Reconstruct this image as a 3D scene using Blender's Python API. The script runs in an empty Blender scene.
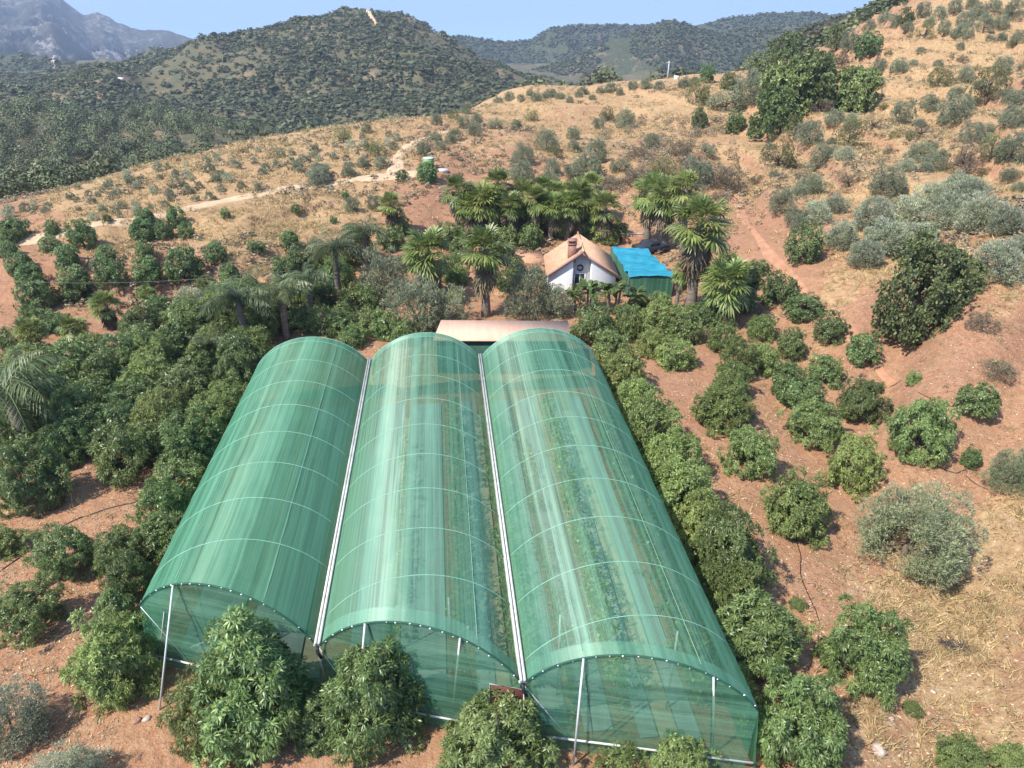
import bpy, math, random
import numpy as np
from mathutils import Matrix, Vector
SC = bpy.context.scene
COL = SC.collection
rad = math.radians
F, YH, HC = 710.0, 8.0, 25.6
PH = math.atan((384 - YH) / F)
CP, SP = math.cos(PH), math.sin(PH)
YAW = math.atan((434 - 512) / (F / CP))
UX, UY = math.sin(YAW), math.cos(YAW)
CX, CY = math.cos(YAW), -math.sin(YAW)

# ------------------------------------------------------------------ small helpers
def tag(o, label=None, cat=None, group=None, kind=None):
    if label: o['label'] = label
    if cat: o['category'] = cat
    if group: o['group'] = group
    if kind: o['kind'] = kind
    return o

def link(o, parent=None):
    COL.objects.link(o)
    if parent is not None: o.parent = parent
    return o

def empty(name, loc=(0, 0, 0), rz=0.0, sc=(1, 1, 1)):
    o = bpy.data.objects.new(name, None)
    o.empty_display_size = 0.3
    o.location = loc; o.rotation_euler = (0, 0, rz); o.scale = sc
    return link(o)

def mesh_np(name, V, faces, mat=None, smooth=False, tint=None, attrs=None):
    """V (n,3); faces: (m,k) int array or list of such arrays"""
    V = np.asarray(V, np.float32)
    fl = faces if isinstance(faces, list) else [faces]
    fl = [np.asarray(f, np.int32) for f in fl if len(f)]
    loops = np.concatenate([f.ravel() for f in fl])
    tot = np.concatenate([np.full(len(f), f.shape[1], np.int32) for f in fl])
    start = np.concatenate([[0], np.cumsum(tot)[:-1]]).astype(np.int32)
    me = bpy.data.meshes.new(name)
    me.vertices.add(len(V)); me.vertices.foreach_set('co', V.ravel())
    me.loops.add(len(loops)); me.loops.foreach_set('vertex_index', loops)
    me.polygons.add(len(tot)); me.polygons.foreach_set('loop_start', start)
    me.polygons.foreach_set('loop_total', tot)
    if smooth: me.polygons.foreach_set('use_smooth', np.ones(len(tot), bool))
    if tint is not None:
        a = me.attributes.new('tint', 'FLOAT', 'POINT'); a.data.foreach_set('value', np.asarray(tint, np.float32))
    for k, v in (attrs or {}).items():
        v = np.asarray(v, np.float32)
        if v.ndim == 1:
            a = me.attributes.new(k, 'FLOAT', 'POINT'); a.data.foreach_set('value', v)
        else:
            a = me.attributes.new(k, 'FLOAT_VECTOR', 'POINT'); a.data.foreach_set('vector', v.ravel())
    me.update(calc_edges=True)
    if mat: me.materials.append(mat)
    return me

def add(name, me, parent=None):
    return link(bpy.data.objects.new(name, me), parent)

class MB:
    """collects shapes for ONE mesh"""
    def __init__(s): s.v = []; s.f4 = []; s.f3 = []; s.n = 0
    def put(s, V, f4=(), f3=()):
        V = np.asarray(V, float); s.v.append(V)
        if len(f4): s.f4.append(np.asarray(f4) + s.n)
        if len(f3): s.f3.append(np.asarray(f3) + s.n)
        s.n += len(V); return s
    def hexa(s, P):   # 8 points, bottom 0-3 ccw, top 4-7 ccw
        return s.put(P, [(0, 3, 2, 1), (4, 5, 6, 7), (0, 1, 5, 4), (1, 2, 6, 5), (2, 3, 7, 6), (3, 0, 4, 7)])
    def box(s, a, b):
        x0, y0, z0 = a; x1, y1, z1 = b
        return s.hexa([(x0, y0, z0), (x1, y0, z0), (x1, y1, z0), (x0, y1, z0), (x0, y0, z1), (x1, y0, z1), (x1, y1, z1), (x0, y1, z1)])
    def slab(s, quad, t):  # quad of 4 points, thickened downwards
        q = np.asarray(quad, float); lo = q - np.array([0, 0, t])
        return s.hexa(np.vstack([lo, q]))
    def tube(s, pts, r, n=6, cap=True):
        P = np.asarray(pts, float); m = len(P)
        R = np.broadcast_to(np.asarray(r, float), (m,))
        T = np.gradient(P, axis=0); T /= np.linalg.norm(T, axis=1)[:, None] + 1e-9
        ref = np.array([0, 0, 1.0]) if abs(T[:, 2]).mean() < 0.8 else np.array([1.0, 0, 0])
        A = np.cross(T, ref); A /= np.linalg.norm(A, axis=1)[:, None] + 1e-9
        B = np.cross(A, T)
        an = np.linspace(0, 2 * np.pi, n, endpoint=False)
        V = (P[:, None] + R[:, None, None] * (np.cos(an)[None, :, None] * A[:, None] + np.sin(an)[None, :, None] * B[:, None])).reshape(-1, 3)
        i, j = np.meshgrid(np.arange(m - 1), np.arange(n), indexing='ij'); k = (j + 1) % n
        f = np.stack([i * n + j, (i + 1) * n + j, (i + 1) * n + k, i * n + k], -1).reshape(-1, 4)
        f3 = []
        if cap:
            V = np.vstack([V, P[:1], P[-1:]]); c0, c1 = m * n, m * n + 1
            f3 = [(c0, j, (j + 1) % n) for j in range(n)] + [(c1, (m - 1) * n + (j + 1) % n, (m - 1) * n + j) for j in range(n)]
        return s.put(V, f, f3)
    def mesh(s, name, mat, smooth=False):
        fl = []
        if s.f4: fl.append(np.vstack(s.f4))
        if s.f3: fl.append(np.vstack(s.f3))
        return mesh_np(name, np.vstack(s.v), fl, mat, smooth)
    def build(s, name, mat, parent=None, smooth=False):
        return add(name, s.mesh(name, mat, smooth), parent)

def _hash(ix, iy, seed):
    h = (ix.astype(np.int64) * 374761393 + iy.astype(np.int64) * 668265263 + seed * 974711) & 0x7fffffff
    h = ((h ^ (h >> 13)) * 1274126177) & 0x7fffffff
    return ((h ^ (h >> 16)) & 0xffff) / 65535.0
def vnoise(x, y, seed=0):
    ix, iy = np.floor(x), np.floor(y); fx, fy = x - ix, y - iy
    fx = fx * fx * (3 - 2 * fx); fy = fy * fy * (3 - 2 * fy)
    a, b = _hash(ix, iy, seed), _hash(ix + 1, iy, seed); c, d = _hash(ix, iy + 1, seed), _hash(ix + 1, iy + 1, seed)
    return (a * (1 - fx) + b * fx) * (1 - fy) + (c * (1 - fx) + d * fx) * fy - 0.5
def fbm(x, y, seed=0, oct=4):
    s = 0; a = 1.0
    for k in range(oct):
        s = s + a * vnoise(x * 2 ** k, y * 2 ** k, seed + k); a *= 0.5
    return s
def sstep(a, b, x):
    t = np.clip((x - a) / (b - a), 0, 1); return t * t * (3 - 2 * t)

# ------------------------------------------------------------------ materials
def newmat(name):
    m = bpy.data.materials.new(name); m.use_nodes = True
    nt = m.node_tree; nt.nodes.clear()
    return m, nt
class NT:
    def __init__(s, nt): s.nt = nt
    def n(s, t, **kw):
        nd = s.nt.nodes.new(t)
        for k, v in kw.items():
            if k in ('inp',):
                for a, b in v.items():
                    if hasattr(b, 'is_output'): s.nt.links.new(b, nd.inputs[a])
                    else: nd.inputs[a].default_value = b
            else: setattr(nd, k, v)
        return nd
    def math(s, op, a, b=0.0, c=None, clamp=False):
        nd = s.nt.nodes.new('ShaderNodeMath'); nd.operation = op; nd.use_clamp = clamp
        for i, x in enumerate((a, b) if c is None else (a, b, c)):
            if hasattr(x, 'is_output'): s.nt.links.new(x, nd.inputs[i])
            else: nd.inputs[i].default_value = x
        return nd.outputs[0]
    def mix(s, f, a, b, mode='MIX'):
        nd = s.nt.nodes.new('ShaderNodeMix'); nd.data_type = 'RGBA'; nd.blend_type = mode
        for i, x in ((0, f), (6, a), (7, b)):
            if hasattr(x, 'is_output'): s.nt.links.new(x, nd.inputs[i])
            else: nd.inputs[i].default_value = x if i == 0 else (*x, 1.0)
        return nd.outputs[2]
    def ramp(s, x, lo, hi):
        nd = s.nt.nodes.new('ShaderNodeMapRange'); nd.interpolation_type = 'SMOOTHSTEP'
        s.nt.links.new(x, nd.inputs[0]); nd.inputs[1].default_value = lo; nd.inputs[2].default_value = hi
        return nd.outputs[0]
    def noise(s, vec, scale, detail=3, rough=0.55):
        return s.n('ShaderNodeTexNoise', inp={'Vector': vec, 'Scale': scale, 'Detail': detail, 'Roughness': rough}).outputs[0]
    def out(s, sh, vol=None):
        o = s.nt.nodes.new('ShaderNodeOutputMaterial')
        if sh is not None: s.nt.links.new(sh, o.inputs[0])
        if vol is not None: s.nt.links.new(vol, o.inputs[1])

def leaf_mat(name, base, alt, pale=None, trans=0.25, rough=0.5, tint=0.5, stuff=False, spec=0.35):
    m, nt = newmat(name); k = NT(nt)
    geo = k.n('ShaderNodeNewGeometry')
    if stuff: trnd = k.n('ShaderNodeAttribute', attribute_name='tint').outputs['Fac']
    else: trnd = k.n('ShaderNodeObjectInfo').outputs['Random']
    r = geo.outputs['Random Per Island']
    c = k.mix(r, base, alt)
    t = k.math('MULTIPLY_ADD', trnd, tint, 1 - tint * 0.5)
    r2 = k.math('MULTIPLY', k.math('MULTIPLY_ADD', k.math('FRACT', k.math('MULTIPLY', r, 17.31)), 0.7, 0.65), k.math('MULTIPLY_ADD', k.n('ShaderNodeAttribute', attribute_name='clump').outputs['Fac'], 0.5, 0.78))
    hs = k.n('ShaderNodeHueSaturation', inp={'Color': c, 'Value': k.math('MULTIPLY', t, r2), 'Hue': k.math('MULTIPLY_ADD', k.math('FRACT', k.math('MULTIPLY', trnd, 7.7)), 0.032, 0.488), 'Saturation': 1.0})
    c = hs.outputs[0]
    if pale:   # leaf undersides
        c = k.mix(geo.outputs['Backfacing'], c, pale)
    p = k.n('ShaderNodeBsdfPrincipled', inp={'Base Color': c, 'Roughness': rough, 'Specular IOR Level': spec})
    tr = k.n('ShaderNodeBsdfTranslucent', inp={'Color': k.mix(0.5, c, alt)})
    mx = k.n('ShaderNodeMixShader', inp={0: trans, 1: p.outputs[0], 2: tr.outputs[0]})
    k.out(mx.outputs[0]); return m

def plain(name, col, rough=0.7, metal=0.0, var=0.25, scale=3.0, spec=0.3, bump=0.0, alt=None, stretch=None):
    m, nt = newmat(name); k = NT(nt)
    vec = k.n('ShaderNodeTexCoord').outputs['Object']
    if stretch: vec = k.n('ShaderNodeMapping', inp={'Vector': vec, 'Scale': stretch}).outputs[0]
    nz = k.noise(vec, scale, 5, 0.65)
    alt = alt or tuple(x * (1 - var) for x in col)
    c = k.mix(k.ramp(nz, 0.35, 0.65), col, alt)
    p = k.n('ShaderNodeBsdfPrincipled', inp={'Base Color': c, 'Roughness': rough, 'Metallic': metal, 'Specular IOR Level': spec})
    if bump:
        b = k.n('ShaderNodeBump', inp={'Strength': bump, 'Distance': 0.05, 'Height': k.noise(vec, scale * 4, 4)})
        nt.links.new(b.outputs[0], p.inputs['Normal'])
    k.out(p.outputs[0]); return m

M = {}
M['mango'] = leaf_mat('mango_leaf', (0.118, 0.186, 0.050), (0.232, 0.282, 0.100), trans=0.32, rough=0.40, tint=0.7, spec=0.55)
M['mango_bright'] = leaf_mat('young_leaf', (0.150, 0.215, 0.056), (0.278, 0.305, 0.110), trans=0.34, rough=0.42, tint=0.7)
M['mango_dark'] = leaf_mat('orchard_dark_leaf', (0.100, 0.165, 0.053), (0.188, 0.245, 0.085), trans=0.26, rough=0.42, spec=0.5)
M['olive'] = leaf_mat('olive_leaf', (0.155, 0.178, 0.090), (0.235, 0.248, 0.142), pale=(0.29, 0.30, 0.21), trans=0.15, rough=0.6)
M['olivebig'] = leaf_mat('bushy_olive_leaf', (0.165, 0.195, 0.085), (0.26, 0.275, 0.145), pale=(0.31, 0.32, 0.21), trans=0.2, rough=0.6)
M['silver'] = leaf_mat('silver_olive_leaf', (0.205, 0.235, 0.115), (0.36, 0.375, 0.235), pale=(0.46, 0.47, 0.36), trans=0.2, rough=0.55, tint=0.9)
M['oak'] = leaf_mat('oak_leaf', (0.105, 0.140, 0.050), (0.180, 0.205, 0.082), trans=0.22, rough=0.5)
M['fig'] = leaf_mat('broad_leaf', (0.135, 0.195, 0.060), (0.235, 0.275, 0.105), trans=0.28, rough=0.5)
M['almond'] = leaf_mat('almond_leaf', (0.150, 0.162, 0.055), (0.235, 0.222, 0.090), trans=0.25, rough=0.6)
M['drybush'] = leaf_mat('dry_bush_leaf', (0.16, 0.13, 0.085), (0.24, 0.19, 0.12), trans=0.15, rough=0.8)
M['palm'] = leaf_mat('palm_leaf', (0.185, 0.265, 0.062), (0.36, 0.385, 0.13), trans=0.28, rough=0.42, spec=0.45)
M['feather'] = leaf_mat('feather_palm_leaf', (0.115, 0.165, 0.054), (0.21, 0.245, 0.105), trans=0.18, rough=0.45, spec=0.4)
M['deadfrond'] = leaf_mat('dead_frond', (0.20, 0.15, 0.09), (0.30, 0.23, 0.14), trans=0.1, rough=0.9)
M['banana'] = leaf_mat('banana_leaf', (0.085, 0.14, 0.035), (0.17, 0.21, 0.06), trans=0.3, rough=0.45)
M['vine'] = leaf_mat('vine_leaf', (0.26, 0.38, 0.10), (0.48, 0.56, 0.22), trans=0.3, rough=0.5)
M['forest'] = leaf_mat('forest_leaf', (0.110, 0.138, 0.055), (0.170, 0.185, 0.085), trans=0.1, rough=0.6, tint=1.0, stuff=True)
M['wood'] = leaf_mat('hill_tree_leaf', (0.115, 0.132, 0.064), (0.160, 0.172, 0.088), trans=0.25, rough=0.8, tint=0.5, stuff=True)
M['scrub'] = leaf_mat('scrub_leaf', (0.26, 0.205, 0.125), (0.38, 0.30, 0.19), trans=0.1, rough=0.8, tint=1.0, stuff=True)
M['straw'] = leaf_mat('straw', (0.46, 0.33, 0.15), (0.64, 0.49, 0.26), trans=0.2, rough=0.8, tint=0.7, stuff=True)
M['litter'] = leaf_mat('dry_leaf_litter', (0.30, 0.19, 0.11), (0.56, 0.43, 0.30), trans=0.0, rough=0.9, tint=1.2, stuff=True)
M['weed'] = leaf_mat('weed_leaf', (0.11, 0.15, 0.05), (0.22, 0.22, 0.09), trans=0.2, rough=0.7, tint=0.8, stuff=True)
M['bark'] = plain('bark', (0.16, 0.12, 0.09), 0.95, var=0.45, scale=6, bump=0.6, stretch=(1, 1, 0.3))
M['palmbark'] = plain('palm_bark', (0.24, 0.19, 0.15), 0.95, var=0.45, scale=4, bump=0.6, stretch=(0.4, 0.4, 3))
M['galv'] = plain('galvanised_steel', (0.62, 0.64, 0.64), 0.45, metal=0.25, var=0.15, scale=5)
M['hoop'] = plain('hoop_tube', (0.26, 0.48, 0.36), 0.5, var=0.2, scale=3)
M['gutter'] = plain('gutter_metal', (0.60, 0.59, 0.54), 0.5, metal=0.15, var=0.25, scale=2)
M['white'] = plain('white_plaster', (0.84, 0.83, 0.81), 0.8, var=0.08, scale=1.2)
M['tie'] = plain('white_tie', (0.75, 0.76, 0.74), 0.6, var=0.05)
M['rail'] = plain('white_pipe', (0.54, 0.55, 0.53), 0.5, var=0.1)
M['roofpink'] = plain('terracotta_sheet', (0.58, 0.34, 0.23), 0.75, var=0.16, scale=1.5, alt=(0.60, 0.39, 0.28), stretch=(2.5, 0.3, 1))
M['brown'] = plain('brown_board', (0.13, 0.042, 0.027), 0.6, var=0.3, scale=2)
M['brick'] = plain('red_brick', (0.36, 0.18, 0.13), 0.85, var=0.3, scale=6)
M['pinkwall'] = plain('pink_render', (0.42, 0.25, 0.20), 0.85, var=0.12, scale=2)
M['dark'] = plain('dark_glass', (0.015, 0.017, 0.02), 0.15, var=0.2, spec=0.5)
M['grey'] = plain('grey_render', (0.50, 0.48, 0.47), 0.8, var=0.2, scale=3)
M['concrete'] = plain('concrete', (0.50, 0.46, 0.42), 0.85, var=0.2, scale=2)
M['blue'] = plain('blue_tarp', (0.03, 0.27, 0.35), 0.5, var=0.25, scale=2.2, spec=0.5, bump=0.5, alt=(0.012, 0.18, 0.28), stretch=(0.4, 3, 1))
M['tank'] = plain('green_tank', (0.20, 0.33, 0.13), 0.5, var=0.15, scale=2)
M['lid'] = plain('tank_lid', (0.50, 0.60, 0.42), 0.6, var=0.1)
M['slab'] = plain('pale_slab', (0.52, 0.50, 0.47), 0.8, var=0.1)
M['patio'] = plain('patio_tile', (0.52, 0.28, 0.17), 0.8, var=0.15, scale=2)
M['hose'] = plain('black_hose', (0.02, 0.02, 0.022), 0.5)
M['stone'] = plain('pale_stone', (0.52, 0.42, 0.34), 0.9, var=0.3, scale=4, bump=0.5)
M['redstone'] = plain('red_stone', (0.36, 0.20, 0.14), 0.9, var=0.3, scale=4, bump=0.5)
M['charred'] = plain('charred_twig', (0.10, 0.09, 0.095), 0.9, var=0.4, scale=3)
M['twig'] = plain('grey_twig', (0.24, 0.20, 0.17), 0.95, var=0.4, scale=3)
M['car'] = plain('dark_car_paint', (0.03, 0.035, 0.045), 0.25, var=0.1, spec=0.6)
M['tyre'] = plain('tyre_rubber', (0.02, 0.02, 0.02), 0.85)
M['fruit'] = plain('pale_fruit', (0.55, 0.55, 0.30), 0.5, var=0.2)

def net_mat(name, col, opac, streak, seed=0.0, sheen=(0.0, 0.0)):
    """shade netting: woven cloth seen as a partly open film; strips of cloth run along the tunnel"""
    m, nt = newmat(name); k = NT(nt)
    uv = k.n('ShaderNodeAttribute', attribute_name='cloth').outputs['Vector']
    mp = k.n('ShaderNodeMapping', inp={'Vector': uv, 'Location': (seed, seed * 1.7, 0), 'Scale': (3.0, 0.018, 1)}).outputs[0]
    s1 = k.noise(mp, 1.0, 4, 0.7)
    mp2 = k.n('ShaderNodeMapping', inp={'Vector': uv, 'Location': (seed * 3, 0, 0), 'Scale': (0.62, 0.02, 1)}).outputs[0]
    s2 = k.noise(mp2, 1.0, 2, 0.5)
    mp3 = k.n('ShaderNodeMapping', inp={'Vector': uv, 'Scale': (11.0, 0.12, 1)}).outputs[0]
    s3 = k.noise(mp3, 1.0, 3, 0.6)
    st = k.math('MULTIPLY_ADD', s1, 0.55, k.math('MULTIPLY_ADD', s2, 0.5, k.math('MULTIPLY', s3, 0.25)))
    st = k.ramp(st, 0.50, 0.80)
    pale = tuple(min(1, x * 1.25 + 0.10) for x in col)
    deep = tuple(x * 0.72 for x in col)
    c = k.mix(st, deep, pale)
    tk = k.n('ShaderNodeAttribute', attribute_name='thick').outputs['Fac']   # doubled cloth (hems, overlaps), also the left bay's fold shadow
    wv = k.noise(k.n('ShaderNodeMapping', inp={'Vector': uv, 'Scale': (16.0, 9.0, 1)}).outputs[0], 1.0, 4, 0.75)
    dirt = k.noise(k.n('ShaderNodeMapping', inp={'Vector': uv, 'Scale': (0.5, 0.35, 1)}).outputs[0], 1.0, 5, 0.7)
    c = k.mix(k.math('MULTIPLY', k.ramp(wv, 0.40, 0.62), 0.40), c, deep)
    c = k.mix(k.math('MULTIPLY', k.ramp(dirt, 0.50, 0.68), 0.06), c, (0.24, 0.36, 0.24))
    op = k.math('MULTIPLY_ADD', st, streak, opac - streak * 0.5)
    op = k.math('ADD', op, k.math('MULTIPLY', k.math('SUBTRACT', wv, 0.5), 0.5))
    op = k.math('MAXIMUM', op, k.math('MULTIPLY', tk, 0.86), clamp=True)
    df = k.n('ShaderNodeBsdfDiffuse', inp={'Color': c})
    tl = k.n('ShaderNodeBsdfTranslucent', inp={'Color': c})
    gl = k.n('ShaderNodeBsdfPrincipled', inp={'Base Color': c, 'Roughness': 0.75, 'Specular IOR Level': 0.25})
    a = k.n('ShaderNodeMixShader', inp={0: 0.35, 1: gl.outputs[0], 2: tl.outputs[0]})
    sh = k.n('ShaderNodeBsdfAnisotropic', inp={'Color': (0.85, 0.95, 0.86, 1), 'Roughness': 0.74, 'Anisotropy': sheen[1], 'Tangent': k.n('ShaderNodeCombineXYZ', inp={0: UX, 1: UY, 2: 0.0}).outputs[0]})
    a = k.n('ShaderNodeMixShader', inp={0: sheen[0], 1: a.outputs[0], 2: sh.outputs[0]})
    tp = k.n('ShaderNodeBsdfTransparent', inp={'Color': (0.88, 0.97, 0.89, 1)})
    mx = k.n('ShaderNodeMixShader', inp={0: op, 1: tp.outputs[0], 2: a.outputs[0]})
    k.out(mx.outputs[0]); return m
NETC = (0.072, 0.285, 0.142)
M['net_a'] = net_mat('shade_net_dense', NETC, 0.80, 0.20, 3.1, (0.03, -0.66))
M['net_b'] = net_mat('shade_net_mid', (0.092, 0.320, 0.170), 0.52, 0.34, 7.7, (0.12, -0.66))
M['net_c'] = net_mat('shade_net_open', (0.092, 0.320, 0.170), 0.50, 0.36, 1.3, (0.11, -0.66))
M['net_f'] = net_mat('shade_net_front', (0.070, 0.250, 0.135), 0.56, 0.14, 5.2)
M['net_pen'] = net_mat('pen_net', (0.06, 0.22, 0.12), 0.85, 0.1, 2.2)

# ------------------------------------------------------------------ camera model
def ray(px, py):
    u = (px - 512) / F; v = (py - 384) / F
    return np.array([u, CP - v * SP, -SP - v * CP])
def atz(px, py, z):
    d = ray(px, py); t = (z - HC) / d[2]; return np.array([d[0] * t, d[1] * t, z])
def atY(px, py, Y):
    d = ray(px, py); t = Y / d[1]; return np.array([d[0] * t, Y, HC + d[2] * t])
def proj(p):
    x, y, z = p[0], p[1], p[2] - HC
    zc = y * CP - z * SP; v = -y * SP - z * CP
    return 512 + F * x / zc, 384 + F * v / zc, zc

# ------------------------------------------------------------------ terrain
CT = []   # (u, lnY, z)
def cY(px, py, Y):
    p = atY(px, py, Y); CT.append((p[0] / Y, math.log(Y), p[2]))
def cz(px, py, z):
    p = atz(px, py, z); CT.append((p[0] / p[1], math.log(p[1]), z))
for px in (0, 256, 512, 768, 1024):
    cz(px, 900, -0.7); cz(px, 768, -0.7); cz(px, 620, -0.6)
for px in (0, 256, 512, 720): cz(px, 470, -0.2); cz(px, 370, 0)
for a in [(1024, 470, 0.6), (900, 450, 0.2), (1024, 370, 2.6), (900, 370, 0.8), (512, 300, 0), (620, 285, 0), (690, 300, 0.1), (400, 310, 0.1), (300, 310, 0.2),
          (200, 315, 0.3), (100, 330, 0.2), (0, 340, 0.2), (0, 285, 2.0), (100, 280, 2.2), (220, 272, 2.2), (300, 265, 1.6), (380, 262, 0.8),
          (0, 245, 3.6), (100, 226, 4.2), (200, 207, 4.6), (300, 187, 5.0), (420, 166, 6.0), (250, 240, 3.2), (350, 215, 3.2), (430, 182, 5.2), (440, 215, 2.4),
          (512, 245, 0.7), (560, 250, 0.4), (620, 240, 0.6), (680, 235, 1.0), (520, 215, 2.2), (600, 198, 3.0), (512, 150, 6.0), (640, 160, 5.5), (740, 215, 3.2), (720, 260, 1.2),
          (780, 300, 1.0), (830, 330, 1.2), (860, 300, 3.0), (940, 330, 3.6), (800, 250, 3.4)]:
    cz(*a)
for a in [(1024, 300, 52), (1024, 200, 76), (920, 220, 78), (1024, 100, 122), (1024, 20, 185), (800, 100, 150), (740, 90, 170), (690, 78, 195), (620, 80, 215), (512, 110, 170), (512, 93, 215),
          (900, 150, 105), (800, 170, 105), (720, 160, 122), (620, 120, 158), (900, 60, 170), (860, 24, 255), (900, 3, 250), (960, -20, 240), (1024, -42, 230), (1150, -60, 220), (1150, 100, 115), (1150, 300, 48),
          (400, 126, 175), (330, 134, 160), (250, 147, 150), (150, 166, 135), (50, 191, 115), (0, 201, 108), (-150, 240, 92), (-150, 330, 58),
          (0, 185, 235), (-150, 190, 235), (100, 168, 245), (180, 155, 262), (50, 112, 370), (150, 114, 370), (-150, 110, 370), (220, 127, 350), (265, 142, 330), (-100, 140, 300), (90, 140, 300),
          (0, 106, 520), (-150, 110, 520), (100, 80, 550), (190, 48, 760), (120, 70, 680), (80, 80, 640), (0, 97, 600), (256, 35, 800), (300, 23, 820), (370, 17, 830), (420, 29, 820), (470, 54, 780), (520, 80, 740),
          (300, 60, 640), (400, 60, 650), (380, 100, 540), (250, 100, 540), (470, 85, 600), (150, 100, 560)]:
    cY(*a)
for u, Y, z in [(-.7, 190, -20), (-.48, 205, -20), (-.35, 225, -24), (-.15, 260, -24), (0, 330, -22), (.14, 340, -22), (.29, 330, -12), (.43, 400, 0), (.62, 400, 24), (.8, 330, 40), (-.55, 450, -38), (-.35, 440, -40), (-.15, 430, -38),
                (-.8, 1000, -50), (-.5, 1000, -45), (-.3, 1050, -40), (-.1, 1000, -40), (.05, 900, -60), (.14, 700, -55), (.43, 700, -30), (.8, 700, 10), (-.8, 1500, -70), (-.3, 1500, -70), (0, 1500, -70), (.4, 1500, -70), (.8, 1500, -50)]:
    CT.append((u, math.log(Y), z))
CT = np.array(CT); KU = 3.0
_X = np.stack([CT[:, 0] * KU, CT[:, 1]], 1)
def _phi(r2): return 0.5 * r2 * np.log(r2 + 1e-12)
def rbf_fit(X, z, lam=1e-4):
    n = len(X); D = ((X[:, None] - X[None]) ** 2).sum(-1)
    A = np.zeros((n + 3, n + 3)); A[:n, :n] = _phi(D) + lam * np.eye(n); A[:n, n] = 1; A[:n, n + 1:] = X; A[n, :n] = 1; A[n + 1:, :n] = X.T
    return np.linalg.solve(A, np.concatenate([z, [0, 0, 0]]))
_W = rbf_fit(_X, CT[:, 2])
def height0(x, y):
    x = np.atleast_1d(np.asarray(x, float)); y = np.maximum(np.atleast_1d(np.asarray(y, float)), 6.0)
    q = np.stack([np.clip(x / y, -1.15, 1.15) * KU, np.log(y)], 1)
    out = np.empty(len(q))
    for i in range(0, len(q), 20000):
        Q = q[i:i + 20000]; D = ((Q[:, None] - _X[None]) ** 2).sum(-1)
        out[i:i + 20000] = _phi(D) @ _W[:-3] + _W[-3] + Q @ _W[-2:]
    return out
def height(x, y):
    x = np.atleast_1d(np.asarray(x, float)); y = np.atleast_1d(np.asarray(y, float))
    z = height0(x, y)
    c = x * CX + y * CY; uu = x * UX + y * UY
    flat = -0.7 + 0.7 * sstep(20, 48, uu)            # the terrace the net house stands on
    w = (1 - sstep(62, 70, y)) * (1 - sstep(14, 24, c - 0.10 * (y - 20))) * sstep(-60, -40, c)
    z = z * (1 - w) + flat * w
    s = 1.45                                          # cut terraces on the left slope and faintly on the right one
    zs = np.floor(z / s) * s + s * sstep(0.62, 0.95, z / s - np.floor(z / s))
    ul = x / np.maximum(y, 1)
    m = 0.85 * (1 - sstep(-0.30, -0.16, ul)) * sstep(56, 62, y) * (1 - sstep(95, 118, y))
    z = z + (zs - z) * m
    s = 2.1; zw = z + 0.5 * fbm(x / 25.0, y / 25.0, 17, 2)
    zs = np.floor(zw / s) * s + s * sstep(0.70, 0.93, zw / s - np.floor(zw / s)) - (zw - z)
    m2 = sstep(0.22, 0.34, ul) * sstep(72, 92, y) * (1 - sstep(240, 300, y)) + 0.55 * (1 - sstep(0.22, 0.34, ul)) * sstep(100, 122, y) * (1 - sstep(190, 230, y))
    z = z + (zs - z) * np.clip(m2, 0, 1)
    rough = sstep(14, 40, y) * (1 - w)
    z = z + fbm(x / 5.0, y / 5.0, 3, 3) * 0.35 * rough + fbm(x / 1.1, y / 1.1, 9, 2) * (0.05 + 0.10 * rough) * (1 - sstep(120, 200, y)) * (1 - 0.75 * ((c > -14) & (c < 11) & (uu < 48)))
    z = z + fbm(x / 70.0, y / 70.0, 21, 4) * 18 * sstep(450, 600, y) + fbm(x / 30.0, y / 30.0, 5, 3) * 2.0 * sstep(150, 200, y)
    return z
def hz(x, y): return float(height([x], [y])[0])
def hit(px, py, lift=0.0, ymax=900.0):
    """where the line of sight through a picture point meets the ground raised by lift"""
    d = ray(px, py)
    Y = np.exp(np.linspace(math.log(9.0), math.log(ymax), 700))
    z = HC + d[2] / d[1] * Y
    g = height(d[0] / d[1] * Y, Y) + lift
    b = np.nonzero(z <= g)[0]
    if len(b) == 0: return None
    i = b[0]
    if i == 0: y0 = Y[0]
    else:
        a0, a1 = z[i - 1] - g[i - 1], z[i] - g[i]; y0 = Y[i - 1] + (Y[i] - Y[i - 1]) * a0 / (a0 - a1 + 1e-9)
    x0 = d[0] / d[1] * y0
    return np.array([x0, y0, hz(x0, y0)])

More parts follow.
